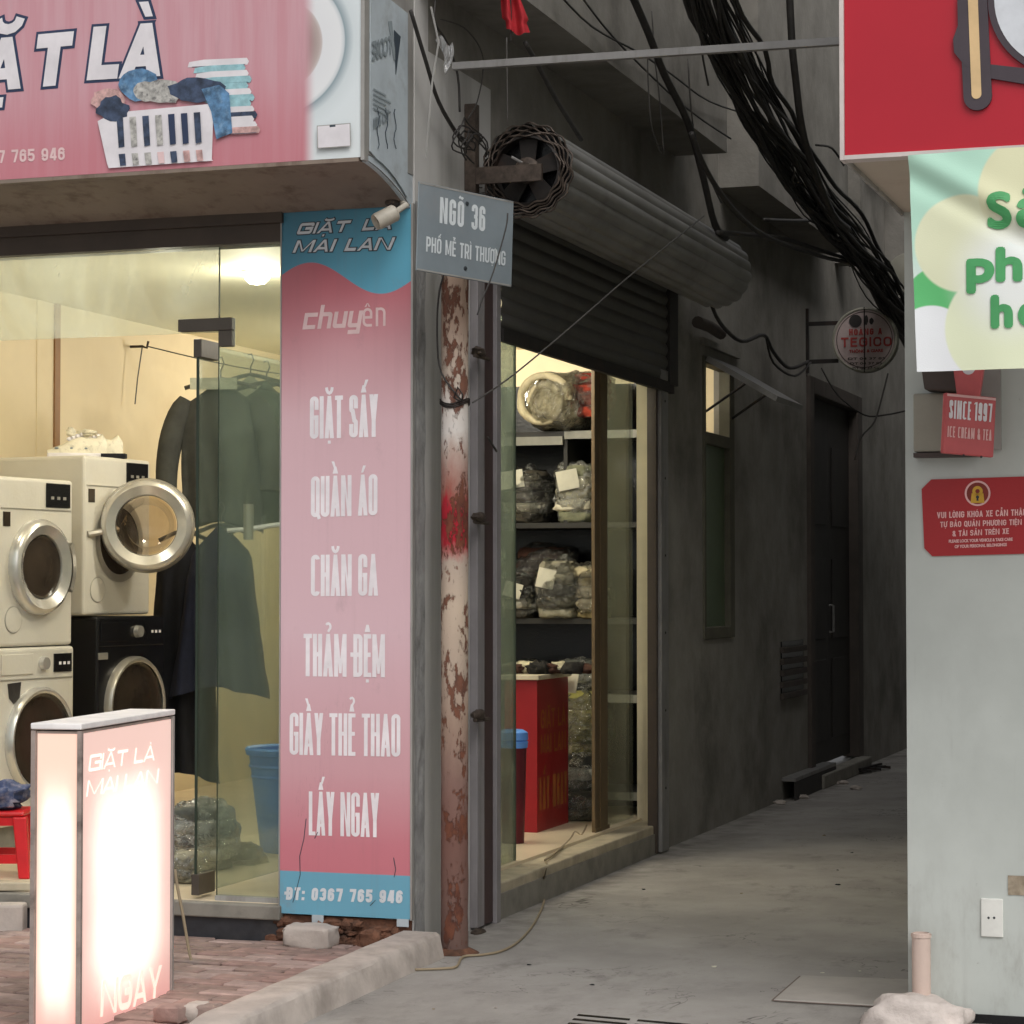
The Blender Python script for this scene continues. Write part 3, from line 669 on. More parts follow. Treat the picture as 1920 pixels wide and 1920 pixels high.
# ================================================================== FRONT FASCIA SIGN
fs = thing('fascia_sign', 'big faded pink shop sign with white slanted letters and laundry basket print', 'shop sign', (-2, FY, 3.05))
B(-4.4, -.012, FY, FY + .03, 3.052, 4.9).build('print_panel', M_fascia, fs)
B(-.011, .004, FY - .006, FY + .035, 3.04, 4.9).build('edge_frame', M_silver, fs)
B(-4.4, .0, FY + .036, -.002, 4.7, 4.9).build('top_panel', M_silver, fs)
# film-covered return
B(-.02, -.004, FY + .036, -.002, 3.071, 4.7).build('return_panel', M_silver, fs)
fy0, fy1 = P(694, 200, x=0).y, P(764, 200, x=0).y
MB().prism([(-.003, fy0, 3.085)] + [(-.003, fy0 + (fy1 - fy0) * k / 6, 3.07 - .10 * (k / 6) ** 2.0) for k in range(1, 7)] + [(-.003, fy1, 3.70), (-.003, fy0, 3.72)], (.004, 0, 0)).build('film_sheet', M_film, fs)
text('LCORE', P(733, 66, x=.003), P(697, 78, x=.003), .075, M_inkgrey, fs, up=(0, 0, -1), bold=.004, lift=.001)
A0 = P(742, 140, x=.003)
MB().prism([A0, A0 + V((0, -.02, .17)), A0 + V((0, .05, .16))], (.0015, 0, 0)).build('film_mark', M_inkdark, fs)
MB().prism([A0 + V((0, -.08, .19)), A0 + V((0, -.02, .05)), A0 + V((0, .0, .06)), A0 + V((0, -.045, .2))], (.0015, 0, 0)).build('film_mark', M_inkgrey, fs)
for k in range(5):
    q = P(700, 165 + k * 9, x=.004); B(q.x, q.x + .001, q.y, q.y + .13 + .05 * (k % 2), q.z - .006, q.z).build('film_print', M_inkgrey, fs)
text('ISO 9001', P(728, 205, x=.003), P(700, 222, x=.003), .045, M_inkgrey, fs, up=(0, 0, -1), bold=.002)
for k in range(3):
    q = P(708 + k * 16, 280, x=.003)
    MB().tube([q + V((.002, .012 * math.sin(t * 1.3 + k), .004 * math.cos(t * 2) + t * .02)) for t in range(9)], .0018, 4).build('film_scribble', M_inkdark, fs)
# sloped soffit, slightly rounded to the wall
def sof(a, c):
    yy = FY + (-.04 - FY) * c
    return V((-4.4 + 4.397 * a, yy, 3.05 - .02 * c - .085 * c * c + .004 * noise.noise(V((a * 12, c * 3, 0)))))
MB().grid(sof, 40, 8).build('soffit', M_soffit, fs, smooth=True)
MB().prism([(-.0225, FY + .036, 3.07), (-.0225, FY + .036, 3.04)] + [(-.0225, FY + .49 * k / 8, 3.044 - .02 * k / 8 - .085 * (k / 8) ** 2) for k in range(1, 9)] + [(-.0225, -.004, 2.93), (-.0225, -.004, 3.07)], (.016, 0, 0)).build('soffit_end', M_film, fs)
B(-4.4, -.02, FY - .004, FY + .03, 3.036, 3.0505).build('soffit_lip', M_soffit, fs)
jx = P(120, 350, y=-.4)
for jx in (-1.93, -3.1):
    MB().grid(lambda a, c: sof((jx + .012 * a + 4.4) / 4.397, c) - V((0, 0, .003)), 1, 8).build('soffit_seam', M_head, fs)
dl = P(452, 389, z=2.985)
b = MB().lathe((dl.x, dl.y, 2.985), (0, 0, -1), [(1e-5, .008), (.05, .008), (.062, .004), (.066, -.01)], 24); b.build('downlight', M_lampoff, fs, smooth=True)
# lettering
YS = FY
def stx(body, p0, p1, cap, **k):
    return stext(body, P(*p0, y=YS), P(*p1, y=YS), cap, k.pop('mat', M_white), k.pop('par', fs), **k)
def tx(body, p0, p1, cap, **k):
    return text(body, P(*p0, y=YS), P(*p1, y=YS), cap, k.pop('mat', M_white), k.pop('par', fs), **k)
mpx = (P(200, 150, y=YS) - P(200, 250, y=YS)).length / 100
stx('GIẶT', (-172, 184), (139, 158), 100 * mpx, stroke=.27, shear=.14, border=M_navy, bw=.011, gap=.85, mk=1.7)
stx('LÀ', (163, 151), (314, 142), 100 * mpx, stroke=.27, shear=.14, border=M_navy, bw=.011, gap=.1, mk=1.9)
stx('ĐT: 0367 765 946', (-95, 310), (122, 300), 24 * mpx, stroke=.19, mat=M_pinkltr)
# printed picture of a basket of laundry: flat shapes on the panel
lay = [0.0]
def pic(pts, mat, name, smooth=0):
    lay[0] += .0003
    q = [P(px, py, y=YS) + V((0, -.0008 - lay[0], 0)) for px, py in pts]
    return MB().poly(q).build(name, mat, fs)
def wob(cx, cy, rx, ry, n=18, amp=.18, seed=0):
    return [(cx + rx * math.cos(-t) * (1 + amp * noise.noise(V((math.cos(t) * 2 + seed, math.sin(t) * 2, seed)))), cy + ry * math.sin(-t) * (1 + amp * noise.noise(V((math.cos(t) * 2, math.sin(t) * 2 + seed, 3 + seed))))) for t in [2 * math.pi * i / n for i in range(n)]]
for k, (yy, mt) in enumerate(((120, M_white), (131, M_printcyan), (142, M_white), (153, M_printcyan), (165, M_printcyan), (176, M_white), (187, M_printcyan), (198, M_printcyan), (209, M_white), (219, M_printnavy), (227, M_white), (238, M_white), (247, M_printskin))):
    xl = 352 + k * 5 + (k * 7 % 4) * 2; xr = 467 + k * 1.9 - (k * 5 % 3) * 4; h_ = 6.5; tl = -.045 * (xr - xl)
    pic([(xl + 3, yy - h_ + 3), (xl + 30, yy - h_ + .3 * tl), (xr - 4, yy - h_ + tl), (xr, yy + tl), (xr - 3, yy + h_ + tl), (xl + 40, yy + h_ + .3 * tl), (xl, yy + h_)], mt, 'printed_towel')
    pic([(xl + 8, yy + h_ - 1.2), (xr - 6, yy + h_ - 1.2 + tl), (xr - 8, yy + h_ + tl), (xl + 8, yy + h_)], M_printnavy if k % 3 == 0 else M_inkgrey, 'printed_fold')
pic([(185, 228), (215, 212), (392, 196), (402, 206), (399, 300), (402, 302), (206, 316), (203, 308)], M_white, 'printed_basket')
pic(wob(205, 188, 32, 21, 18, .3, 1), M_printskin, 'printed_cloth')
pic(wob(214, 205, 32, 22, 18, .4, 2), M_printnavy, 'printed_cloth')
pic(wob(262, 160, 38, 30, 18, .3, 3), M_printblue, 'printed_cloth')
pic(wob(300, 172, 48, 22, 20, .3, 4), M_printpat, 'printed_cloth')
pic(wob(372, 170, 52, 24, 20, .3, 5), M_printnavy, 'printed_cloth')
pic([(380, 168), (414, 160), (432, 176), (438, 250), (408, 262), (398, 210)], M_printblue, 'printed_cloth')
for k in range(7):
    x0 = 221 + k * 24.2; s = -.6
    pic([(x0, 222 - k * 1.6), (x0 + 12, 221 - k * 1.6), (x0 + 15, 276 - k * 1.3), (x0 + 4, 278 - k * 1.3)], (M_printnavy, M_printpat, M_printnavy, M_printpat, M_navy, M_navy, M_printnavy)[k], 'printed_slot')
    pic([(x0 + 4, 290 - k * 1.2), (x0 + 16, 289 - k * 1.2), (x0 + 18, 311 - k * 1.4), (x0 + 7, 312 - k * 1.4)], (M_printnavy, M_printpat, M_printpat, M_pinkltr, M_printnavy, M_printskin, M_printskin)[k], 'printed_slot')
pic([(597, 237), (660, 232), (661, 276), (598, 280)], M_silver, 'printed_hatch'); pic([(598.5, 238.5), (658.5, 233.5), (659.5, 274.5), (599.5, 278.5)], M_white, 'printed_hatch')
pic([(621, 236), (632, 235), (632, 239), (621, 240)], M_inkdark, 'printed_hatch')

# ================================================================== VERTICAL BANNER
bn = thing('vertical_banner', 'tall pink and blue board listing laundry services beside the glass front', 'banner', ((BX0 + BX1) / 2, -.03, BZ0))
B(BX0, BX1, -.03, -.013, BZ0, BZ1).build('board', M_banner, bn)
B(BX1 + .001, BX1 + .009, -.034, -.012, BZ0 - .004, BZ1 + .004).build('edge_trim', M_silver, bn)
B(BX0 - .006, BX0 - .001, -.032, -.012, BZ0 - .004, BZ1 + .004).build('edge_trim', M_silver, bn)
for k in (.25, .9):
    B(BX0 + (BX1 - BX0) * k, BX0 + (BX1 - BX0) * k + .05, -.0311, -.0302, BZ0 - .03, BZ0 + .0).build('tape_tab', M_film, bn)
for k, pts in enumerate((((574, 1535), (570, 1572), (562, 1605), (563, 1640), (556, 1668), (549, 1692)), ((704, 1688), (694, 1698)), ((738, 1608), (742, 1630), (739, 1645)), ((596, 1560), (590, 1572)))):
    MB().tube([P(a, c_, y=-.0306) for a, c_ in pts], .0018, 4).build('tear', M_inkdark, bn)
YS = -.0302
mpx = (P(650, 900, y=YS) - P(650, 1000, y=YS)).length / 100
stx('GIẶT LÀ', (556, 440), (742, 429), 21 * mpx, par=bn, stroke=.25, shear=.45, border=M_inkdark, bw=.004, mat=M_greyltr, sq=True, gap=.6, space=.8)
stx('MAI LAN', (549, 474), (742, 468), 23 * mpx, par=bn, stroke=.25, shear=.45, border=M_inkdark, bw=.004, mat=M_greyltr, sq=True, gap=.6, space=.6)
stx('chuy', (567, 618), (681, 613), 31 * mpx, par=bn, stroke=.25, shear=.18, mat=M_pinkltr, sq=True, gap=.45)
stx('ên', (680, 613), (723, 611), 35 * mpx, par=bn, stroke=.14, mat=M_pinkltr, gap=1.4, mk=1.3)
for body, p0, p1, cp in (('GIẶT SẤY', (581, 823), (709, 819), 80), ('QUẦN ÁO', (583, 970), (708, 966), 77), ('CHĂN GA', (583, 1118), (709, 1117), 78),
                         ('THẢM ĐỆM', (569, 1268), (722, 1270), 80), ('GIẦY THỂ THAO', (543, 1415), (751, 1419), 79), ('LẤY NGAY', (579, 1566), (711, 1570), 82)):
    stx(body, p0, p1, cp * mpx, par=bn, stroke=.088 if 'NGAY' in body else .104 if len(body) < 10 else .094, mat=M_ltr, gap=.24, space=.5, mk=1.15)
stx('ĐT: 0367 765 946', (536, 1687), (756, 1694), 24 * mpx, par=bn, stroke=.24, shear=.08, mat=M_greyltr, gap=.6)

# ================================================================== GLASS FRONT
gf = thing('glass_shopfront', 'frameless glass front with pale hazy transom over the doorway', 'shopfront', (-1.5, .03, .17))
GX = P(410, 900, y=.03).x
B(GX + .002, PX - .002, .025, .035, .175, 2.83).build('glass_pane', M_glass, gf)
B(-3.3, GX - .002, .025, .035, 2.48, 2.83).build('transom_pane', M_gtrans, gf)
B(-3.3, -1.93, .025, .035, .175, 2.474).build('glass_pane', M_glass, gf)
B(GX - .0015, GX + .0015, .026, .036, 2.48, 2.83).build('pane_joint', M_gedge, gf)
B(GX, GX + .004, .022, .0249, .175, 2.48).build('pane_edge', M_gedge, gf)
B(GX + .0, PX - .002, .01, .05, .168, .19).build('floor_channel', M_silver, gf)
q0 = P(335, 600, y=.02); q1 = P(436, 595, y=.02)
zt = q1.z; hgt = .052
B(q0.x, q1.x, .012, .048, zt - hgt, zt).build('patch_fitting', M_fit, gf, bevel=.003)
q2 = P(411, 600, y=.02)
B(q2.x, q1.x, .0125, .0475, zt - .118, zt - hgt - .0005).build('patch_fitting', M_fit, gf, bevel=.003)
# glass door swung inwards
DX = P(371, 900, y=.03).x
gd = thing('glass_door', 'green tinted glass door standing open into the shop', 'door', (DX, .03, .18))
B(DX - .005, DX + .005, .03, .93, .19, 2.44).build('door_pane', M_glass, gd)
B(DX - .0055, DX + .0055, .024, .0295, .19, 2.44).build('pane_edge', M_gedge, gd)
B(DX - .018, DX + .018, .02, .19, 2.38, 2.455).build('patch_fitting', M_fit, gd, bevel=.003)
B(DX - .018, DX + .018, .02, .17, .185, .27).build('patch_fitting', M_fit, gd, bevel=.003)
MB().tube([(DX + .05, .80, 1.15), (DX + .05, .80, 1.75)], .011, 10).build('handle', M_chrome, gd, smooth=True)

# ================================================================== ROOM LIGHTS
def lamp(x, y, e, label, z=3.028):
    t = thing('ceiling_lamp', label, 'lamp', (x, y, z), 'ceiling lamps in the laundry')
    MB().lathe((x, y, z), (0, 0, -1), [(.085, 0), (.085, .012), (.07, .014)], 24).build('lamp_ring', M_socket, t, smooth=True)
    MB().lathe((x, y, z), (0, 0, -1), [(.068, .0135), (.062, .04), (.04, .062), (1e-5, .07)], 24).build('diffuser', M_lamp, t, smooth='all')
    l = bpy.data.lights.new('lamp_light', 'POINT'); l.shadow_soft_size = .09; l.energy = e * 2.3; l.color = (1, .945, .83)
    o = bpy.data.objects.new('lamp_light', l); COL.objects.link(o); o.parent = t; o.location = (0, 0, -.19)
lq = P(482, 515, z=3.01)
lamp(lq.x, lq.y, 8, 'bright round ceiling lamp seen through the shop transom')
lamp(-1.45, .7, 11, 'ceiling lamp nearer the street, just inside the glass front')  # out of view, added to light the front of the room
lamp(-.65, 2.3, 19, 'ceiling lamp above the floor just inside the side door')  # unseen lamp added to brighten the door jamb and shelf fronts
lamp(-1.7, 4.9, 32, 'ceiling lamp at the back of the room behind the garments')  # unseen lamp added to lift the beige wall from behind the garments
lamp(-2.5, .75, 3, 'ceiling lamp nearest the dryers by the beige wall')  # added lamp kept out of view, weak fill for the machines

# ================================================================== MACHINES
EWD = V((math.sin(math.radians(6.5)), math.cos(math.radians(6.5)), 0)); EN = V((EWD.y, -EWD.x, 0)); EZ = V((0, 0, 1))
def washer(label, org, w, h, dep, bm, style, name='washing_machine'):
    org = V(org); L = lambda a, n, c: org + EWD * a + EN * n + EZ * c
    t = thing(name, label, 'washer', org)
    R = lambda a0, a1, n0, n1, c0, c1: MB().obox(L((a0 + a1) / 2, (n0 + n1) / 2, (c0 + c1) / 2), EWD * (a1 - a0) / 2, EN * (n1 - n0) / 2, EZ * (c1 - c0) / 2)
    R(0, w, -dep, 0, 0, h).build('body', bm, t, bevel=.018, seg=3)
    if style != 'black': R(.004, w - .004, -dep - .002, -.03, h - .045, h - .042).build('top_seam', M_applgrey, t)
    dz = h * .47; dc = L(w * .52, 0, dz)
    R(.02, w - .02, .0, .004, h - .155, h - .15).build('panel_seam', M_applgrey if style != 'black' else M_iron, t)
    if style in ('dryer', 'open'):
        R(w * .62, w - .03, .0, .006, h - .14, h - .02).build('display', M_black, t, bevel=.004)
        for k in range(3): R(w * .68 + k * .05, w * .68 + k * .05 + .025, .006, .0068, h - .10, h - .085).build('display_mark', M_applgrey, t)
        R(w * .06, w * .15, 0, .003, h - .24, h - .17).build('rating_label', M_drum, t)
        MB().lathe(L(w * .2, 0, .13), EN, [(.062, 0), (.062, .004), (.056, .005), (1e-5, .006)], 24).build('filter_cover', bm, t, smooth=True)
        MB().lathe(L(w * .2, 0, .13), EN, [(.066, .0), (.066, .0025), (.061, .0026)], 24).build('filter_ring', M_applgrey, t)
    else:
        R(.03, w * .45, 0, .006, h - .13, h - .03).build('drawer', bm, t, bevel=.004)
        MB().lathe(L(w * .58, 0, h - .08), EN, [(.034, 0), (.03, .025), (1e-5, .026)], 20).build('knob', M_chrome, t, smooth=True)
        R(w * .72, w - .03, 0, .006, h - .125, h - .035).build('display', M_black, t)
        for k in range(3): R(w * .78 + k * .035, w * .78 + k * .035 + .02, .006, .0068, h - .09, h - .075).build('display_mark', M_white, t)
        if style == 'white':
            MB().prism([L(w * .13, .001, h - .17), L(w * .3, .001, h - .165), L(w * .28, .001, h - .24), L(w * .21, .001, h - .27), L(w * .15, .001, h - .24)], EN * .002).build('sticker', M_doorw, t)
        else:
            R(0.005, w * .14, .0, .009, h - .22, h - .185).build('drawer_tab', M_applgrey, t, bevel=.003)
    rr = .235 if style in ('dryer', 'open') else .26
    def door(c, ax, ring, dark):
        if style in ('dryer', 'open'):
            MB().lathe(c, ax, [(rr, -.03), (rr, .012), (rr - .012, .034), (rr - .03, .042), (rr - .075, .02), (rr - .08, .0)], 48).build('door', ring, t, smooth=True)
        else:
            MB().lathe(c, ax, [(rr, -.02), (rr, .012), (rr - .012, .03), (rr - .022, .03), (rr - .03, .024)], 48).build('door', ring, t, smooth=True)
        k = rr - (.082 if style in ('dryer', 'open') else .03)
        return MB().lathe(c, ax, [(k, .012), (k * .96, .006), (k * .9, .002), (k * .6, .009), (1e-5, .012)] if dark else [(k, .018), (k * .93, .012), (k * .8, -.05), (k * .72, -.13), (k * .4, -.15), (1e-5, -.15)], 40).build('door_glass', M_drum if dark else M_bowl, t, smooth=True)
    if style == 'open':
        MB().lathe(dc, EN, [(rr - .02, .004), (rr - .05, -.0), (rr - .06, .004)], 40).build('gasket', M_applgrey, t, smooth=True)
        MB().lathe(dc, EN, [(rr - .06, .002), (rr - .07, .003), (1e-5, .003)], 40).build('drum_opening', M_drum, t)
        c = P(275, 985, d=1.0) - EYE
        hp = L(.03, .0, dz)
        c = EYE + c * ((V((-2.34, 2.19, 0)) - V((EYE.x, EYE.y, 0))).length / V((c.x, c.y, 0)).length)
        ax = V((.42, -.9, 0)).normalized()
        door(c, ax, M_chrome, False)
        MB().tube([hp + V((0, 0, .03)), (hp + c) / 2 - ax * .06 + V((0, 0, .02)), c - ax * .03 - V((.9, .42, 0)) * (rr - .03)], .016, 8).build('hinge', M_applgrey, t)
        MB().lathe(c - ax * .03, ax, [(rr, .0), (rr + .012, -.03), (rr, -.075), (rr - .05, -.09), (rr - .08, -.04)], 48).build('door_back', M_applgrey, t, smooth=True)
    else:
        door(dc + EN * .012, EN, {'dryer': M_chrome, 'white': M_chrome, 'black': M_applgrey}[style], True)
        if style == 'dryer':
            MB().lathe(dc + EN * .02, EN, [(rr + .022, -.01), (rr + .022, .025), (rr - .02, .036)], 14, EWD, (-.5, .5)).build('door_handle', M_applgrey, t, smooth=True)
    return t
washer('cream white dryer with closed silver door, at the left edge', (-2.57, 1.16, 1.15), .6, .82, .62, M_appl, 'dryer', 'tumble_dryer')
washer('white dryer with its round door swung open, sneakers on top', (-2.57, 1.99, 1.293), .6, .82, .62, M_appl, 'open', 'tumble_dryer')
washer('white front loading washer with black door under the left dryer', (-2.56, 1.14, .29), .62, .855, .62, M_appl, 'white')
washer('black front loading washer under the dryer with the open door', (-2.53, 2.06, .40), .62, .885, .62, M_black, 'black')
pl = tag(B(-3.2, -2.58, 1.15, 1.80, .17, .288).build('machine_plinth', M_sill), 'low plinth under the white washer', 'plinth', 'machine plinths')
pl = tag(B(-3.2, -2.5, 2.05, 2.72, .17, .398).build('machine_plinth', M_sill), 'low plinth under the black washer', 'plinth', 'machine plinths')
# sneakers on the open dryer
def shoe(org, ang, label, L=.31, col=M_shoe, knots=True):
    o = V(org); e = V((math.cos(ang), math.sin(ang), 0)); s = V((-e.y, e.x, 0))
    t = thing('sneaker', label, 'shoe', o, 'sneakers on the dryer')
    hw = lambda u: .04 * (1 - .55 * max(0, abs(u - .5) * 2 - .6) ** 1.0) * (.85 + .25 * math.sin(u * 3.1))
    MB().prism([o + e * (L * u) + s * hw(u) for u in [i / 10 for i in range(11)]] + [o + e * (L * u) - s * hw(u) for u in [1 - i / 10 for i in range(11)]], (0, 0, .032)).build('sole', M_white, t, bevel=.006)
    prof = [(.0, .045), (.1, .06), (.25, .075), (.42, .105), (.55, .12), (.68, .115), (.8, .11), (.92, .135), (1, .10)]
    def up(a, b):
        k = a * (len(prof) - 1); i = min(int(k), len(prof) - 2); f = k - i
        u = prof[i][0] * (1 - f) + prof[i + 1][0] * f; h = prof[i][1] * (1 - f) + prof[i + 1][1] * f
        t_ = math.pi * b; r = hw(u) * .95
        return o + e * (L * u) + s * (r * math.cos(t_)) + EZ * (.03 + (h - .03) * abs(math.sin(t_)) ** .6) 
    MB().grid(up, 24, 12).build('upper', col, t, smooth=True)
    for k in range(4): MB().blob(o + e * (L * (.38 + .07 * k)) + EZ * (.105 + .008 * k), (.014, .026, .012), .2, 3, k, 10, 8).build('lace', M_white, t, smooth=True)
    if knots:
        MB().blob(o + e * (L * .40) + EZ * .142, (.026, .026, .024), .35, 5, 3, 18, 12).build('lace_knot', M_shoe, t, smooth=True)
        MB().blob(o + e * (L * .66) + EZ * .138, (.055, .03, .018), .45, 3, 6, 18, 12).build('lace_knot', M_shoe, t, smooth=True)
    for k in range(3):
        MB().blob(o + e * (L * (.15 + .24 * k)) - s * .036 + EZ * .055, (.014, .006, .006), .2, 3, k, 8, 6).build('side_patch', M_inkgrey, t, smooth=True)
shoe((-2.93, 2.24, 2.114), math.radians(32), 'white chunky sneaker nearer the street on the open dryer')
shoe((-2.90, 2.36, 2.114), math.radians(31), 'white sneaker behind the other one on the open dryer', .31, M_shoe, False)
tag(MB().obox((-2.60, 2.36, 2.128), (.06, .02, 0), (-.012, .035, 0), (0, 0, .012)).build('dark_pad', M_cloth5), 'dark folded pad under the heel of the sneakers', 'pad')

# ================================================================== CLOTHES LINE AND GARMENTS
hk = P(250, 650, x=-3.28)
cl = thing('clothes_line', 'thin line hooked on the beige wall, garments hanging from it', 'line', hk)
MB().tube([hk + V((-.02, 0, 0)), hk + V((.06, 0, 0)), hk + V((.09, .0, -.01)), hk + V((.1, 0, .03))], .008, 6).build('wall_hook', M_iron, cl)
e1 = V((-1.7, 5.4, 2.82))
MB().tube([hk + V((.09, 0, 0)) + (e1 - hk) * t + V((0, 0, -.12 * math.sin(math.pi * t))) for t in [i / 12 for i in range(13)]], .004, 5).build('cord', M_wireg, cl)
MB().tube([hk + V((.06, 0, .0)), hk + V((.05, -.04, -.2)), hk + V((.045, -.06, -.35))], .004, 5).build('cord', M_wireg, cl)
RTH = RT
def garment(top, sw, length, hemw, depth, mat, label, sleeves=True, seed=0, yaw=0, bag=False, name='hanging_jacket'):
    """top = centre between the shoulders; hangs facing the street"""
    top = V(top); e = V((math.cos(yaw), math.sin(yaw), 0)); n = V((e.y, -e.x, 0))
    t = thing(name, label, 'clothes', top, 'clothes hanging at the back of the laundry')
    def fn(a, b):
        th = 2 * math.pi * a; zz = -length * b
        k = min(1, b / .10); hw = (.06 + (sw / 2 - .06) * (k ** .8)) if b < .10 else sw / 2 + (hemw - sw) / 2 * ((b - .10) / .9) ** 1.1
        zz += -.07 * (abs(math.cos(th)) ** 1.5) * (1 - k * .0) if b < .5 else -.07 * abs(math.cos(th)) ** 1.5
        d = depth * (.35 + .65 * min(1, b * 4))
        rip = 1 + .34 * b * math.sin(th * 9 + seed + b * 1.5) + .1 * noise.noise(V((math.cos(th) * 2 + seed, math.sin(th) * 2, b * 4)))
        return top + e * (hw * math.cos(th) * (1 + .06 * b * math.sin(th * 5 + seed * 2) + .05 * noise.noise(V((b * 5, seed, th))))) + n * (d * math.sin(th) * rip) + EZ * (zz + .012 * noise.noise(V((th, b * 7, seed))))
    MB().grid(fn, 48, 24).build('cloth_body', mat, t, smooth='all')
    if sleeves:
        for s in (-1, 1):
            p = [top + e * (s * (sw / 2 - .03)) + EZ * -.11, top + e * (s * (sw / 2 + .05)) + EZ * -.25 + n * .02, top + e * (s * (sw / 2 + .085)) + EZ * -.45 + n * .03, top + e * (s * (sw / 2 + .07)) + EZ * -.62 + n * .05]
            MB().tube([p[0] + (p[1] - p[0]) * .0] + [p[0] * (1 - t) ** 3 + p[1] * 3 * t * (1 - t) ** 2 + p[2] * 3 * t * t * (1 - t) + p[3] * t ** 3 for t in [i / 10 for i in range(1, 11)]], [.045, .06, .066, .068, .069, .068, .066, .064, .062, .06, .058], 12).build('sleeve', mat, t, smooth=True)
    MB().tube([top + EZ * -.02, top + EZ * .05, top + EZ * .09 + e * .018, top + EZ * .125 + e * .005, top + EZ * .12 - e * .018], .0045, 6).build('hanger_hook', M_hang, t)
    MB().tube([top - e * (sw * .46) + EZ * -.045, top - e * .05 + EZ * -.004, top + EZ * .004, top + e * .05 + EZ * -.004, top + e * (sw * .46) + EZ * -.045], .012, 6).build('hanger', M_hang, t)
    if bag: MB().obox(top + n * (depth + .012) + EZ * -.03 - e * .02, e * .13, n * .004, EZ * .032).build('paper_band', M_cloth4, t)
    return t
def GP(px, py, d): return P(px, py, d=d)
garment(GP(414, 712, 12.9), .44, .78, .46, .09, M_cloth1, 'charcoal jacket with pale collar band, left end of the row', True, 1, .25, True)
garment(GP(500, 718, 13.15), .46, .80, .50, .09, M_cloth2, 'green grey jacket second in the row behind the glass', True, 4, .25)
garment(GP(470, 704, 13.5), .42, .70, .44, .08, M_cloth4, 'pale shirt hanging behind the dark jackets', True, 8, .25)
garment(GP(560, 712, 13.5), .46, .80, .50, .09, M_cloth1, 'dark jacket at the right end, partly behind the banner', True, 12, .2)
garment(GP(415, 985, 12.75), .34, .88, .56, .13, M_cloth3, 'long navy coat flaring out below the jackets', False, 3, .15, name='hanging_coat')
garment(GP(345, 998, 12.9), .30, 1.32, .42, .12, M_cloth5, 'long black garment reaching almost to the floor', False, 6, .3, name='hanging_coat')
# rail with white post
rl = thing('garment_rail', 'white post and rail showing between the hanging clothes', 'rail', GP(466, 1000, 13.0))
MB().tube([GP(466, 945, 12.6), GP(466, 1012, 12.6)], .028, 12).build('post', M_applgrey, rl, smooth=True)
MB().tube([GP(426, 995, 12.6), GP(466, 992, 12.6), GP(545, 980, 12.7)], .013, 8).build('rail', M_white, rl, smooth=True)
cb = thing('cream_cabinet', 'tall cream cabinet at the back of the shop behind the glass', 'cabinet', (-1.75, 5.0, .17))
B(-2.2, -1.3, 4.95, 5.5, .17, 1.66).build('cabinet_body', M_cab, cb, bevel=.01)
B(-2.24, -1.26, 4.93, 5.5, 1.662, 1.69).build('cabinet_top', M_shelflip, cb)
B(-2.18, -1.32, 4.944, 4.949, 1.60, 1.61).build('cabinet_seam', M_shelf, cb)
B(-2.18, -1.32, 4.944, 4.949, .9, .908).build('cabinet_seam', M_shelf, cb)
# floor items
bk = thing('laundry_tub', 'translucent blue plastic tub standing behind the glass front', 'tub', (-1.28, 1.75, .17))
c = V((-1.28, 1.75, .17))
MB().lathe(c, EZ, [(1e-5, .006), (.165, .0), (.17, .01), (.225, .46), (.24, .465), (.245, .49), (.235, .5), (.22, .49), (.16, .02), (1e-5, .02)], 36).build('tub_body', M_blue, bk, smooth=True)
for k in range(3): MB().lathe(c, EZ, [(.2 + .01 * k, .3 + .05 * k), (.208 + .01 * k, .31 + .05 * k), (.203 + .01 * k, .32 + .05 * k)], 36).build('tub_rib', M_blue, bk, smooth=True)
def bag(label, c, r, mat, seed, name='laundry_bag', group=None, lab=None, flat=None, knot=True, sq=.75, amp=.22, cr=.05):
    c = V(c); r = V(r)
    t = thing(name, label, 'bag', (c.x, c.y, c.z - r.z), group)
    rb_ = random.Random(seed); zf = c.z - r.z * .93 if flat is None else flat
    n_ = max(2, min(6, round(r.z / .035))); hh_ = (c.z + r.z * .86 - zf) / n_
    for q_ in range(n_):
        cc_ = mat[(q_ + seed) % len(mat)]; tz = (q_ + .5) / n_; k_ = .90 - .25 * abs(tz - .45) ** 1.5 * 2
        MB().blob((c.x + rb_.uniform(-.08, .08) * r.x, c.y + rb_.uniform(-.06, .06) * r.y, zf + hh_ * (q_ + .5)), (r.x * k_, r.y * k_, hh_ * .66), .20, 2.4, seed + q_, 26, 12, zf + .001, .6).build('folded_cloth', cloth(cc_), t, smooth='all')
    MB().blob(c, r, amp, 2.2, seed, 44, 28, zf - .0005, sq, cr * .6).build('film_wrap', M_film2 if mat in (M_pk['clear'], M_pk['pale']) else M_film1, t, smooth='all')
    if knot: MB().blob(c + V((r.x * .12, 0, r.z * .98)), (r.x * .22, r.y * .22, r.z * .16), .5, 3, seed + 9, 16, 10).build('film_knot', M_film2, t, smooth='all')
    if lab:
        px, pz, w, h, a = lab
        q = c + V((px * r.x, -r.y * 1.04, pz * r.z)); n = FH
        e = V((math.cos(a) * RT.x, math.cos(a) * RT.y, math.sin(a))); u = V((-math.sin(a) * RT.x, -math.sin(a) * RT.y, math.cos(a)))
        MB().grid(lambda s, k: q + e * (w * (s - .5)) + u * (h * (k - .5)) + FH * (.012 * ((s - .5) ** 2 + (k - .5) ** 2) + .004 * math.sin(s * 5 + k * 3)), 6, 6).build('paper_tag', M_label, t, smooth='all')
    return t
bag('clear plastic bag of grey laundry on the floor by the glass door', P(372, 1570, d=10.5), (.17, .15, .16), M_pk['clear'], 21)
bag('dark bundle on the floor behind the open glass door', P(445, 1610, d=10.7), (.13, .1, .07), M_pk['dark'], 22, knot=False)
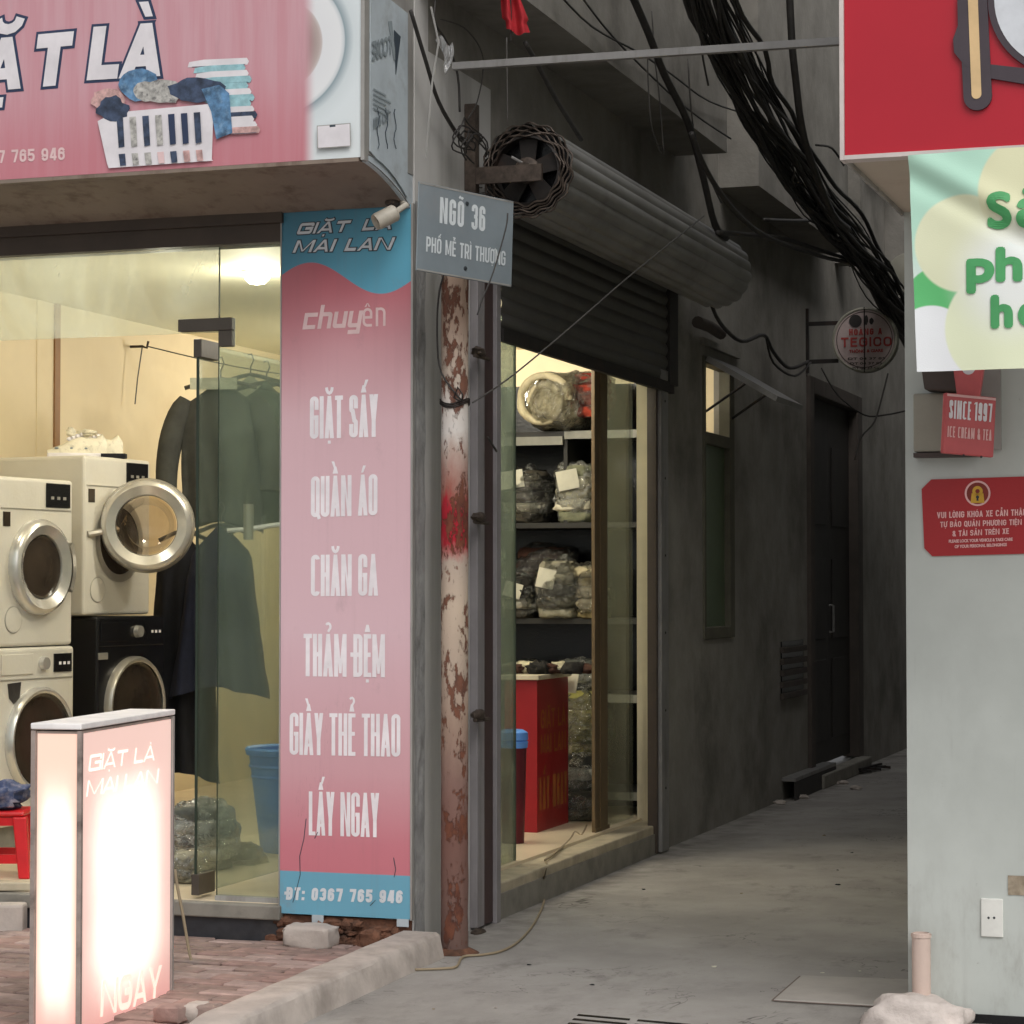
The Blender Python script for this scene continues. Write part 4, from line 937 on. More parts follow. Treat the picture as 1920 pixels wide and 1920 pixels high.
bag('small brown bag slumped at the foot of the glass door', P(352, 1625, d=10.0), (.09, .08, .07), M_pk['grey'], 23, knot=False)
# red stool
sc = V((-2.13, .47, .17))
st = thing('plastic_stool', 'low red plastic stool inside the doorway at the left', 'stool', sc)
s1, s0, sh = .13, .155, .29
MB().obox(sc + EZ * (sh - .012), RT * s1, FH * s1, EZ * .012).build('seat', M_red, st, bevel=.012)
for i in (-1, 1):
    for j in (-1, 1):
        t_ = sc + RT * (i * (s1 - .022)) + FH * (j * (s1 - .022)) + EZ * (sh - .024); b_ = sc + RT * (i * (s0 - .02)) + FH * (j * (s0 - .02))
        k = MB(); vs = [b_ + RT * (a * .024) + FH * (c_ * .022) for a, c_ in ((-1, -1), (1, -1), (1, 1), (-1, 1))] + [t_ + RT * (a * .03) + FH * (c_ * .028) for a, c_ in ((-1, -1), (1, -1), (1, 1), (-1, 1))]
        k.add(vs, [(0, 3, 2, 1), (4, 5, 6, 7), (0, 1, 5, 4), (1, 2, 6, 5), (2, 3, 7, 6), (3, 0, 4, 7)]).build('leg', M_red, st, bevel=.006)
for i in (-1, 1):
    MB().obox(sc + FH * (i * .135) + EZ * .085, RT * .11, FH * .007, EZ * .02).build('cross_bar', M_red, st)
    MB().obox(sc + FH * (i * .112) + EZ * .245, RT * .085, FH * .006, EZ * .018).build('apron', M_red, st)
    MB().obox(sc + RT * (i * .135) + EZ * .085, FH * .11, RT * .007, EZ * .02).build('cross_bar', M_red, st)
bb = tag(MB().blob(sc + RT * -.04 + EZ * .345, (.15, .12, .07), .35, 2.6, 5, 30, 18, sc.z + .2905, .8, .06).build('cloth_bundle', M_bluebag, smooth='all'), 'blue and white cloth bundle lying on the red stool', 'cloth')
tag(MB().obox(P(15, 1660, z=.19), RT * .12, FH * .05, EZ * .018).build('wood_block', M_thresh, bevel=.006), 'pale slab lying on the doorway sill at the left edge', 'slab')
tag(MB().obox(P(2, 1730, y=-.12), RT * .1, FH * .05, EZ * .08).build('concrete_block', M_kerb, bevel=.012), 'grey concrete block below the doorway at the left edge', 'block')

# ================================================================== SIDE DOOR: panes, shelving, counter
sg = thing('sliding_glass_door', 'green tinted sliding panes with brown frame in the side doorway', 'door', (-.15, 2.3, .16))
ya, yb = .92, P(965, 1100, x=-.15).y
B(-.156, -.146, ya, yb, .162, 2.72).build('glass_pane', M_ghaze, sg)
B(-.157, -.145, yb + .0005, yb + .006, .162, 2.72).build('pane_edge', M_gedge, sg)
yc, yd, ye = P(1107, 1100, x=-.17).y, P(1131, 1100, x=-.17).y, 3.798
B(-.165, -.145, yc, yd, .163, 2.72).build('door_frame', M_frameb, sg, bevel=.004)
B(-.1445, -.138, yc + .08, yc + .10, .163, 2.72).build('frame_bead', M_frameb, sg)
B(-.176, -.166, yd + .001, ye, .163, 2.72).build('glass_pane', M_glass, sg)
B(-.2, -.14, .95, 3.79, 2.60, 2.66).build('head_rail', M_shelflip, sg)
MB().box(-.1449, -.139, yc - .01, yd + .01, .163, .19).build('door_shoe', M_frameb, sg)

SY = 3.9
sh = thing('shelving_unit', 'dark open shelving stacked with wrapped laundry seen through the side door', 'shelf', (-.65, 4.1, .17))
B(-1.6, -.125, 4.42, 4.44, .17, 2.62).build('back_panel', M_black, sh)
for xx in (-1.6, -.145): B(xx, xx + .02, SY + .01, 4.418, .17, 2.6).build('side_panel', M_shelf, sh)
px58 = P(1058, 800, y=SY).x
for zz, nm in ((2.315, 0), (1.80, 1), (1.262, 2), (.84, 3), (.30, 4)):
    B(-1.578, -.147, SY + .004, 4.418, zz - .03, zz).build('shelf_board', M_shelf, sh)
    if nm in (1, 2): B(-1.578, -.147, SY - .002, SY + .003, zz - .03, zz - .001).build('shelf_lip', M_shelf, sh)
    else: B(px58, -.147, SY - .003, SY + .003, zz - .045, zz).build('shelf_lip', M_shelflip, sh)
zq = P(1000, 826, y=SY).z
B(-1.578, px58 - .005, SY - .02, SY - .001, zq - .028, zq + .02).build('shelf_rail', M_shelflip, sh)
B(px58 - .01, px58 + .012, SY + .02, 4.418, 1.80, 2.28).build('divider', M_shelf, sh)
# rolled quilt
q = P(1018, 752, y=3.80)
rq = thing('rolled_quilt', 'rolled beige quilt in clear film on the top shelf', 'quilt', q)
MB().blob(q + V((.05, .28, 0)), (.165, .29, .16), .12, 3, 2, 44, 26, 2.318, .7, .03).build('quilt_body', M_quilt, rq, smooth='all')
MB().blob(q + V((.05, .27, .0)), (.185, .335, .178), .12, 2.2, 5, 44, 26, 2.3165, .7, .03).build('film_wrap', M_film1, rq, smooth='all')
sp = MB()
def spi(a, b):
    t = a * 4.4 * math.pi; r = .155 - .115 * a
    rr = r + .022 * math.cos(b * 2 * math.pi) + .008 * noise.noise(V((t, b * 4, 0)))
    return q + V((rr * math.cos(t), -.02 + .05 * a - .03 * math.sin(b * 2 * math.pi) + .02 * noise.noise(V((t * 1.5, 3, 0))), rr * math.sin(t)))
sp.grid(spi, 120, 8).build('quilt_spiral', M_quilt, rq, smooth='all')
bag('red quilt cover bundle beside the rolled quilt on the top shelf', P(1112, 742, y=4.0) , (.12, .16, .14), M_pk['orange'], 31, knot=False)
GB = 'film wrapped laundry bundles on the shelves'
def onshelf(px, zs, hw, hh, y, dd=.18): return V((P(px, 1000, y=y).x, y, zs + hh * .93)), (hw, dd, hh)
def sbag(label, px, zs, hw, hh, mat, seed, y=4.05, **k):
    c, r = onshelf(px, zs, hw, hh, y, k.pop('dd', .17)); return bag(label, c, r, mat, seed, 'wrapped_bundle', GB, flat=zs + .001, **k)
sbag('dark film wrapped bundle with white top on the second shelf', 990, 1.80, .15, .165, M_pk['dark'], 41, lab=(-.35, .55, .16, .10, .15))
sbag('beige film wrapped bundle beside the frame on the second shelf', 1086, 1.80, .135, .18, M_pk['pale'], 42, knot=False, lab=(-.1, .4, .12, .11, .2))
sbag('brown coat bundle lying behind others on the third shelf', 1020, 1.262, .2, .22, M_pk['brown'], 43, y=4.2, knot=False, dd=.12)
sbag('tall dark bundle with square white paper tag on the third shelf', 1052, 1.262, .135, .175, M_pk['grey'], 44, y=3.98, lab=(-.25, .35, .10, .11, -.22), amp=.18)
sbag('small dark bundle with tilted white tag on the third shelf', 980, 1.262, .10, .125, M_pk['dark'], 45, y=4.0, lab=(.0, .35, .10, .085, -.3))
sbag('beige bundle half behind the brown frame on the third shelf', 1112, 1.262, .10, .16, M_pk['beige'], 46, y=4.02, knot=False)
sbag('low grey bundle at the back of the fourth shelf', 1086, .84, .14, .10, M_pk['clear'], 47, y=4.05, knot=False)
sbag('dark bundle on the left of the fourth shelf', 985, .84, .16, .09, M_pk['dark'], 48, y=4.12, knot=False)
bag('yellow green bag bulging on the floor beside the counter', V((P(1098, 1430, y=3.95).x, 3.95, .62)), (.15, .2, .26), M_pk['green'], 51, flat=.305, knot=True)
bag('crumpled white bag on the floor in front of the yellow green one', V((P(1092, 1480, y=3.72).x, 3.72, .38)), (.12, .13, .15), M_pk['clear'], 52, flat=.26, knot=False)
bag('grey bundle lying lowest behind the counter', V((P(1092, 1540, y=3.62).x, 3.62, .245)), (.13, .14, .08), M_pk['grey'], 53, flat=.172, knot=False)
# red counter
ct = thing('red_counter', 'red service counter with worn gold lettering inside the side door', 'counter', (-.7, 3.1, .17))
C0 = P(1007, 1561, z=.171); C1 = P(1071, 1543, z=.171)
cx = C0.x; cy0 = C0.y; cy1 = C1.y + .02
cxl = P(946, 1561, y=cy0).x
B(cxl, cx, cy0, cy1, .17, .955).build('counter_body', M_redboard, ct)
B(cxl - .02, cx + .015, cy0 - .02, cy1 + .02, .957, .982).build('counter_top', M_counter, ct, bevel=.004)
kw = dict(stroke=.16, gap=.6)
yl0, yl1 = cy0 + .06, cy1 - .05
stext('GIẶT LÀ', (cx, yl0, .70), (cx, yl1, .70), .10, M_gold, ct, **kw)
stext('MAI LAN', (cx, yl0, .57), (cx, yl1, .57), .10, M_gold, ct, **kw)
stext('LẤY NGAY', (cx, yl0 - .02, .28), (cx, yl1 + .02, .28), .17, M_gold, ct, **kw)
MB().lathe((P(978, 1475, y=cy0).x, cy0 - .001, .45), (0, -1, 0), [(.014, 0), (.012, .004), (1e-5, .005)], 12).build('round_sticker', M_pinkltr, ct)
for k in range(9):
    pxx = 968 + k * 15
    if k in (2, 6): continue
    qq = P(pxx, 1260, y=cy0 + .2)
    tag(MB().blob((qq.x, cy0 + .18 + .05 * (k % 3), .984 + .02), (.06, .07, .028 + .012 * (k % 2)), .45, 2.5, 60 + k, 18, 10, .983, .8, .06).build('cloth_scrap', (cloth('#4b2f24'), cloth('#c9c1a2'), cloth('#a9ada6'), cloth('#24221e'))[k % 4], smooth='all'), ('brown', 'pale cream', 'whitish', 'dark')[k % 4] + ' crumpled cloth scrap on the counter, ' + ('first from the glass door edge', 'second from the glass door edge', '', 'third from the left in the heap', 'middle of the heap', 'just right of the heap middle', '', 'next to last on the right', 'last on the right')[k], 'cloth', 'cloth scraps heaped on the counter')
tag(MB().obox((cx - .02, cy1 + .06, .93), (.06, -.01, 0), (.0, .004, .0), (.012, .0, .065)).build('paper_tag', M_label), 'white paper tag hanging at the far end of the counter', 'paper tag')
bc = P(962, 1580, z=.172)
bi = thing('lidded_bin', 'dark red bin with bright blue lid in front of the counter', 'bin', bc)
MB().lathe(bc, EZ, [(1e-5, .0), (.055, .0), (.068, .5), (.06, .5)], 28).build('bin_body', worn('maroon_plastic', '#5d1420', .4), bi, smooth=True)
MB().lathe(bc, EZ, [(.072, .47), (.076, .5), (.068, .505), (.076, .51), (.074, .545), (.05, .56), (1e-5, .56)], 28).build('bin_lid', M_blue, bi, smooth=True)

# ================================================================== ROLLER SHUTTER
RC = (.25, 3.19); Y0, Y1 = .66, 4.06; RR = .185
rs = thing('roller_shutter', 'large grey rolled up metal shutter above the side doorway', 'roller shutter', (RC[0], Y0, RC[1]))
NS = 18
for k in range(NS):
    a0 = 2 * math.pi * k / NS; a1 = 2 * math.pi * (k + 1) / NS
    prof = []
    for i in range(7):
        t = i / 6; a = a0 + (a1 - a0) * t
        prof.append((a, RR + .012 * math.sin(math.pi * t) ** .6))
    b = MB(); ys = [Y0 + (Y1 - Y0) * i / 10 for i in range(11)]
    b.grid(lambda u, v: V((RC[0] + (prof[round(u * 6)][1] + .003 * noise.noise(V((v * 6, k, 0)))) * math.cos(prof[round(u * 6)][0]), Y0 + (Y1 - Y0) * v + .012 * (k % 2), RC[1] + prof[round(u * 6)][1] * math.sin(prof[round(u * 6)][0]))), 6, 10)
    b.build('slat', M_slat, rs, smooth=True)
zc = 3.12; k = 0
while zc > 2.58:
    b = MB(); n = 6
    b.grid(lambda u, v: V((.035 + .014 * math.sin(math.pi * u), .93 + 2.92 * v, zc - .0715 * u)), 6, 1)
    b.build('curtain_slat', M_slatd, rs, smooth=True); zc -= .0695; k += 1
zb = P(1085, 684, x=.05).z
B(.03, .058, .93, 3.85, zb, zc - .002).build('bottom_bar', M_iron, rs)
# wound edge of the roll and its wheel
b = MB()
for turn in range(5):
    pts = []
    for i in range(73):
        t = 2 * math.pi * i / 72; r = .148 + turn * .0125 + .006 * math.sin(t * (11 + turn) + turn)
        pts.append((RC[0] + r * math.cos(t), Y0 - .004 - .006 * math.sin(t * 9 + turn * 2) + turn * .004, RC[1] + r * math.sin(t)))
    b.tube(pts, .0042, 5)
b.build('wound_edge', M_edgeiron, rs)
MB().lathe((RC[0], Y0 + .05, RC[1]), (0, -1, 0), [(.15, 0), (.15, .05), (.138, .055), (.135, .0)], 40).build('wheel_rim', M_iron, rs, smooth=True)
MB().lathe((RC[0], Y0 + .07, RC[1]), (0, -1, 0), [(.18, 0), (1e-5, 0.0)], 32).build('drum_back', M_black, rs)
b = MB()
for kk in range(5):
    a = .3 + 2 * math.pi * kk / 5; d = V((math.cos(a), 0, math.sin(a))); s = V((-d.z, 0, d.x))
    c = V((RC[0], Y0 + .02, RC[1]))
    b.prism([c + d * .04 - s * .03, c + d * .04 + s * .03, c + d * .14 + s * .042, c + d * .14 - s * .042], (0, .01, 0))
b.build('wheel_spokes', M_iron, rs)
MB().lathe((RC[0], Y0 + .02, RC[1]), (0, -1, 0), [(.055, 0), (.055, .02), (.03, .03), (.028, .06), (1e-5, .06)], 20).build('hub', M_edgeiron, rs, smooth=True)
MB().tube([(RC[0], Y0 - .03, RC[1] + .02), (RC[0] - .05, Y0 - .05, RC[1] + .05)], .006, 6).build('axle_pin', M_galv, rs)
B(.0, .34, Y0 - .075, Y0 - .055, RC[1] - .06, RC[1] + .01).build('bracket', M_edgeiron, rs)
B(.002, .05, Y0 - .08, Y0 - .03, 2.98, RC[1] + .28).build('bracket', M_edgeiron, rs)
B(.0, .3, Y1 + .03, Y1 + .05, RC[1] - .06, RC[1] + .06).build('bracket', M_edgeiron, rs)
b = MB()
for kk in range(9):
    t = .2 + kk * .12; b.tube([(RC[0] + .2 * math.cos(-t - 2), Y0 - .02, RC[1] + .2 * math.sin(-t - 2)), (RC[0] + .235 * math.cos(-t - 2.05), Y0 - .04, RC[1] + .235 * math.sin(-t - 2.05))], .003, 4)
b.build('loose_wires', M_wireg, rs)
# guide channels
chn = thing('shutter_guide', 'grey and dark maroon steel guide channels between rusty pole and side door', 'channel', (.02, .75, 0))
B(.0, .035, .655, .745, .01, 3.1).build('grey_channel', M_chan, chn, bevel=.003)
B(.0, .028, .747, .872, .01, 3.1).build('maroon_channel', M_maroon, chn)
B(.0, .045, .874, .93, .0, 3.1).build('grey_channel', M_chan, chn, bevel=.003)
for py in (660, 970, 1340, 1750):
    qq = P(889, py, x=.04)
    MB().blob(qq + V((.02, 0, 0)), (.025, .06, .022), .4, 3, py, 12, 8).build('latch', M_edgeiron, chn, smooth=True)
    MB().tube([qq + V((.02, -.05, -.02)), qq + V((.03, .1, -.022))], .009, 6).build('latch_bar', M_edgeiron, chn)
ch2 = thing('shutter_guide', 'pale riveted guide channel on the far side of the side door', 'channel', (.03, 3.9, 0))
ys, yt = P(1241, 1200, x=.05).y, P(1254, 1200, x=.05).y
B(.0, .05, ys, yt, .01, 2.62).build('pale_channel', M_galv, ch2, bevel=.003)
B(-.02, .03, ys - .04, ys - .002, .01, 2.62).build('dark_lip', M_head, ch2)
for kk in range(6):
    MB().lathe((.0505, (ys + yt) / 2, .35 + kk * .42), (1, 0, 0), [(.008, 0), (.006, .003), (1e-5, .004)], 8).build('rivet', M_iron, ch2)
B(.0, .06, yt + .0, yt + .18, 2.55, 3.12).build('bracket_plate', M_doorw, ch2)

# ================================================================== RUSTED POLE, STREET PLATE
pb = P(852, 1786, z=0.0)
po = thing('rusted_pole', 'rusted pipe post with flaking red and white paint at the corner', 'pole', (pb.x, pb.y, 0))
MB().grid(lambda a, c: V((pb.x + .0 * c, pb.y, 0)) + V(((.054 + .0022 * noise.noise(V((math.cos(a * 6.283) * 2, math.sin(a * 6.283) * 2, c * 26)))) * math.cos(a * 6.2832), (.054 + .0022 * noise.noise(V((math.cos(a * 6.283) * 2, math.sin(a * 6.283) * 2, c * 26)))) * math.sin(a * 6.2832), 2.96 * c)), 28, 120).build('pipe', M_pole, po, smooth='all')
MB().lathe((pb.x, pb.y, 0), EZ, [(1e-5, .02), (.06, .02), (.10, .0)], 16).build('pole_foot', M_rubble, po)
qn = P(866, 755, y=pb.y - .056); b = MB()
for dz in (0, .008, -.006):
    b.tube([(pb.x + .058 * math.cos(t), pb.y + .058 * math.sin(t), qn.z + dz + .012 * math.cos(t * 2)) for t in [2 * math.pi * i / 20 for i in range(21)]], .0035, 5)
b.tube([qn, qn + V((.01, -.02, .03)), qn + V((-.01, -.02, .06)), qn + V((-.03, -.01, .02)), qn], .0035, 5)
b.build('wire_tie', M_iron, po)
SE = V((.227, .446, -.018)).normalized(); SU = EZ.copy(); SU = (SU - SE * SU.dot(SE)).normalized(); SN = SE.cross(SU)
scn = P(873, 441, d=8.97)
sn = thing('street_plate', 'grey blue enamel alley name plate fixed on the rusted pole', 'street sign', scn)
SWd, SHt = .252, .170
MB().obox(scn, SE * SWd, SN * .003, SU * SHt).build('plate', M_plate, sn, bevel=.002, seg=1)
for a, c_ in ((SU * SHt * .97, SE * SWd), (SU * -SHt * .97, SE * SWd)): MB().obox(scn + a + SN * .0035, c_ * .985, SN * .0006, SU * .003).build('plate_border', M_plateltr if 0 else M_silver, sn)
def sp_(u, v): return scn + SE * (u * SWd * 2) + SU * (v * SHt * 2) + SN * .0032
stext('NGÕ', sp_(-.28, .08), sp_(-.03, .08), .100, M_plateltr, sn, up=SU, stroke=.145, gap=.6)
stext('36', sp_(.05, .08), sp_(.195, .08), .098, M_plateltr, sn, up=SU, stroke=.145, gap=.5)
stext('PHỐ MỄ TRÌ THƯỢNG', sp_(-.41, -.27), sp_(.42, -.27), .058, M_plateltr, sn, up=SU, stroke=.135, gap=.5)
for v in (.36, -.38): MB().lathe(sp_(.0, v), SN, [(.009, 0), (.007, .004), (1e-5, .005)], 10).build('screw', M_screw, sn)

# ================================================================== ALLEY WINDOW, DOOR, VENTS, SIGN
wi = thing('alley_window', 'narrow window with frosted green pane and lit open top sash', 'window', (0, 5.1, 1.13))
wy0, wy1, wz0, wz1 = 4.72, 5.5, 1.13, 2.80; wzm = P(1345, 815, x=0).z
for a in ((wy0, wy0 + .05, wz0, wz1), (wy1 - .12, wy1, wz0, wz1), (wy0 + .05, wy1 - .12, wz0, wz0 + .07), (wy0 + .05, wy1 - .12, wz1 - .04, wz1), (wy0 + .05, wy1 - .12, wzm - .07, wzm + .0)):
    B(-.06, .012, *a).build('window_frame', M_winframe, wi, bevel=.004)
B(-.035, -.025, wy0 + .051, wy1 - .121, wz0 + .071, wzm - .071).build('frosted_pane', M_frost, wi)
B(-.02, .0, wy0 + .051, wy0 + .09, wz0 + .071, wzm - .071).build('pane_bead', M_winframe, wi)
# sash hinged at its top and pushed out
hz = wz1 - .03; so = V((.42, 0, -.25))
b = MB(); b.prism([(.015, wy0 + .02, hz), (.015, wy1 - .02, hz), V((.015, wy1 - .02, hz)) + so, V((.015, wy0 + .02, hz)) + so], V((.012, 0, .03)))
b.build('open_sash', M_slat, wi)
MB().tube([(.0, wy0 + .06, hz - .3), V((.015, wy0 + .06, hz)) + so * .55], .008, 6).build('sash_stay', M_iron, wi)
MB().tube([(.0, wy1 - .06, hz - .3), V((.015, wy1 - .06, hz)) + so * .55], .008, 6).build('sash_stay', M_iron, wi)
B(.0, .03, 4.65, 5.6, 2.86, 2.90).build('window_hood', M_wall2, wi)
tag(MB().tube([P(1308, 604, x=.06), P(1330, 612, x=.06), P(1352, 626, x=.06)], .035, 10).build('grey_duct', M_doorf, smooth=True), 'short dark duct stub above the alley window', 'duct')
dr = thing('alley_door', 'dark old two leaf door in the shaded alley wall', 'door', (0, 8.85, .12))
for a in ((7.8, 7.95, .10, 2.95), (9.7, 9.9, .1, 2.95), (7.95, 9.7, 2.83, 2.95)): B(-.1, .03, *a).build('door_frame', M_doorf, dr, bevel=.005)
for k in (0, 1):
    y0 = 7.952 + k * .874; lf = B(-.075, -.045, y0, y0 + .870, .13, 2.828).build('door_leaf', M_doorw, dr)
    for zz in (.3, 1.05, 1.9): B(-.0445, -.036, y0 + .12, y0 + .75, zz, zz + .6).build('door_panel', M_doorw, dr, bevel=.006)
MB().tube([(-.03, 8.79, 1.1), (.0, 8.79, 1.1), (.0, 8.79, 1.3), (-.03, 8.79, 1.3)], .01, 6).build('handle', M_galv, dr)
stp = tag(B(.002, .11, 7.85, 9.8, .0, .10).build('door_step', M_sill, bevel=.01), 'worn concrete step in front of the dark alley door', 'step')
tag(B(.05, .62, 6.75, 7.5, .0, .0).build('x', None), 'x', 'x') if False else None
gr = thing('metal_ramp', 'pair of dark angle iron rails lying at the alley door step', 'ramp', (.3, 7.5, 0))
r0 = P(1478, 1462, z=.14); r1 = P(1555, 1432, z=.14); 
MB().obox((r0 + r1) / 2, (r1 - r0) / 2, V((.05, 0, 0)), EZ * .012).build('ramp_plate', M_galv, gr)
MB().obox((r0 + r1) / 2 - EZ * .085 + V((.045, 0, 0)), (r1 - r0) / 2, V((.006, 0, 0)), EZ * .068).build('ramp_side', M_doorw, gr)
r0 = P(1560, 1437, z=.08); r1 = P(1598, 1415, z=.08)
MB().obox((r0 + r1) / 2, (r1 - r0) / 2, V((.06, 0, 0)), EZ * .012).build('ramp_plate', M_galv, gr)
gt = thing('iron_grating', 'heap of broken dark iron grating on the alley floor', 'grating', P(1610, 1440, z=0))
gc = P(1608, 1442, z=.02)
for k in range(6):
    MB().obox(gc + V((.02 * k - .05, -.28 + .1 * k, .01 * (k % 2))), V((.16, .05, .012 * (-1) ** k)), V((-.006, .018, 0)), EZ * .01).build('grating_bar', M_iron, gt)
for k in range(3):
    MB().obox(gc + V((-.14 + .12 * k, 0, .022)), V((.03, .3, 0)), V((.012, 0, 0)), EZ * .008).build('grating_bar', M_iron, gt)
rnd = random.Random(3)
for k, (px, py) in enumerate(((1565, 1450), (1550, 1465), (1580, 1468), (1605, 1478), (1645, 1418), (1462, 1505), (1505, 1495))):
    q = P(px, py, z=.01); tag(MB().blob(q, (.045, .03, .02), .5, 2, k, 10, 7, .0).build('rubble_piece', M_kerb), 'small broken rubble piece by the alley door', 'rubble', 'rubble pieces on the alley floor')
vn = thing('vent_blocks', 'stack of dark slotted vent blocks low on the alley wall', 'vent', (0, 7.2, .9))
va, vb = P(1462, 1250, x=0).y, P(1506, 1250, x=0).y; vz1, vz0 = P(1484, 1202, x=0).z, P(1484, 1308, x=0).z
nrow = 5
for k in range(nrow):
    z0 = vz0 + (vz1 - vz0) * k / nrow; z1 = vz0 + (vz1 - vz0) * (k + 1) / nrow
    B(.0, .03, va, vb, z0 + .004, z1 - .035).build('vent_block', M_doorf, vn, bevel=.003)
    B(.0, .008, va + .03, vb - .03, z1 - .034, z1 + .003).build('vent_slot', M_black, vn)
tq = P(1623, 638, y=7.8); TR = (P(1684, 638, y=7.8) - tq).length
tg = thing('round_sign', 'round pale sign reading TEGICO on iron bracket in the alley', 'sign', tq)
MB().lathe(tq + V((0, .05, 0)), (0, -1, 0), [(1e-5, .0), (TR, 0), (TR, .1), (TR - .012, .106), (TR - .02, .1)], 40).build('sign_rim', M_boxgrey, tg, smooth=True)
MB().lathe(tq + V((0, -.048, 0)), (0, -1, 0), [(TR - .02, 0), (1e-5, .001)], 40).build('sign_face', M_tegface, tg)
MB().lathe(tq + V((0, -.0495, 0)), (0, -1, 0), [(TR - .03, 0), (TR - .036, .0004), (TR - .036, 0)], 40).build('sign_ring', M_doorf, tg)
YS = 7.748; mpx = TR / 61
stx('TEGICO', (1577, 651), (1672, 649), 18 * mpx, par=tg, stroke=.2, gap=1.0, mat=M_tegred)
stx('HOÀNG A', (1592, 629), (1654, 627), 12 * mpx, par=tg, stroke=.25, mat=M_tegred)
tx('THÔNG & GIARE', (1592, 662), (1656, 660), 6 * mpx, par=tg, bold=.0015, mat=M_tegred)
for k in range(3): tx('ĐT 04 37 85', (1590 + k * 4, 675 + k * 9), (1660 - k * 6, 674 + k * 9), 4.5 * mpx, par=tg, bold=.001, mat=M_doorf)
q = P(1604, 602, y=YS); MB().lathe(q, (0, -1, 0), [(12 * mpx, .001), (1e-5, .0012)], 20).build('sign_mark', M_doorw, tg)
for k in (0, 1):
    q = P(1624 + k * 10, 600 + k * 2, y=YS); MB().blob(q, (4 * mpx, .001, (9 - 3 * k) * mpx), .2, 2, k, 12, 8).build('sign_mark', M_doorw, tg)
for dz in (.11, -.16): MB().obox((tq.x - TR - .08, 7.8, tq.z + dz + .02), (.115, 0, 0), (0, .012, 0), (0, 0, .014)).build('bracket_arm', M_iron, tg)
B(.0, .02, 7.785, 7.815, tq.z - .22, tq.z + .24).build('bracket_plate', M_iron, tg)
MB().tube([tq + V((0, -.052, TR)), tq + V((.002, -.053, 0)), tq + V((0, -.052, -TR))], .005, 5).build('sign_crack', M_iron, tg)
q2 = P(1690, 517, y=9.5); r2 = .17
t = thing('round_sign', 'second round grey sign, mostly hidden behind the pale wall edge', 'sign', q2)
MB().lathe(q2 + V((.06, .05, 0)), (0, -1, 0), [(1e-5, 0), (r2, 0), (r2, .1), (r2 - .01, .105), (1e-5, .106)], 32).build('sign_face', M_boxgrey, t, smooth=True)
MB().tube([(0, 9.5, q2.z + .1), q2 + V((0, 0, .1))], .012, 6).build('bracket_arm', M_iron, t)

# ================================================================== CABLES
def cab(label, pts, r, x=None, y=None, z=None, mat=None, name='cable', group=None, n=6, sub=4):
    p3 = []
    for q in pts:
        xx = q[2] if len(q) > 2 else x
        p3.append(P(q[0], q[1], x=xx, y=y, z=z))
    out = []
    for i in range(len(p3) - 1):
        a, b_, c_, d_ = p3[max(i - 1, 0)], p3[i], p3[i + 1], p3[min(i + 2, len(p3) - 1)]
        for k in range(sub):
            t = k / sub; out.append(.5 * ((2 * b_) + (c_ - a) * t + (2 * a - 5 * b_ + 4 * c_ - d_) * t * t + (3 * b_ - a - 3 * c_ + d_) * t ** 3))
    out.append(p3[-1])
    mb = MB().tube(out, r, n)
    if label is None: return mb
    return tag(mb.build(name, mat or M_cable, None, smooth='all'), label, 'cable', group)
trunk = [(1322, -60), (1350, 40), (1392, 130), (1440, 220), (1492, 300), (1545, 380), (1595, 440), (1640, 500), (1676, 556), (1716, 620), (1770, 700)]
tp = [P(a, c_, x=.62) for a, c_ in trunk]
cbn = thing('cable_bundle', 'thick sagging bundle of black cables running down the alley', 'cables', tp[2])
rnd = random.Random(11)
for k in range(42):
    ph = rnd.random() * 6.28; rad = .015 + .105 * math.sqrt(rnd.random()); sagk = rnd.uniform(-.22, .1) if k % 2 == 0 else 0
    pts = []
    for i in range(41):
        s = i / 40 * (len(tp) - 1); j = min(int(s), len(tp) - 2); f = s - j
        a, b_, c_, d_ = tp[max(j - 1, 0)], tp[j], tp[j + 1], tp[min(j + 2, len(tp) - 1)]
        p = .5 * ((2 * b_) + (c_ - a) * f + (2 * a - 5 * b_ + 4 * c_ - d_) * f * f + (3 * b_ - a - 3 * c_ + d_) * f ** 3)
        wv = 1 + .5 * noise.noise(V((k * 3.3, i * .22, 0)))
        an = ph + i * .05 + noise.noise(V((k, i * .1, 5)))
        p += V((rad * math.cos(an) * wv, 0, rad * math.sin(an) * wv + sagk * math.sin(math.pi * ((i * 3 + k * 7) % 41) / 40) * (i / 40)))
        pts.append(p)
    MB().tube(pts, rnd.choice((.005, .006, .008, .010, .014)), 5).build('cable', M_cable, cbn, smooth='all')
for k in range(7):
    b = MB(); i = 4 + k * .8; j = int(i); p = tp[j] + (tp[min(j + 1, len(tp) - 1)] - tp[j]) * (i - j)
    ra = rnd.uniform(.05, .12)
    b.tube([p + V((rnd.uniform(-.02, .02), .3 * math.sin(t) * ra * 3, ra * math.cos(t) - .05)) for t in [2 * math.pi * q / 16 for q in range(17)]], .007, 5)
    b.build('cable_loop', M_cable, cbn, smooth='all')
cab('thick black cable dropping from the top to the far end of the shutter roll', [(1176, -30), (1215, 60), (1245, 138), (1290, 230), (1318, 330), (1340, 420), (1362, 446)], .02, x=.42)
cab('black cable curving from the shutter roll across to the bundle', [(1296, 250), (1325, 320), (1372, 390), (1430, 440), (1500, 468), (1570, 488), (1650, 500)], .014, x=.55)
cab('cable from the shutter roll end drooping towards the alley bundle', [(1345, 436), (1400, 440), (1470, 448), (1540, 470), (1610, 492)], .014, x=.5)
cab('black cable from the red rag down to the shutter roll', [(985, 80), (1010, 125), (1045, 190), (1090, 262)], .010, x=.34)
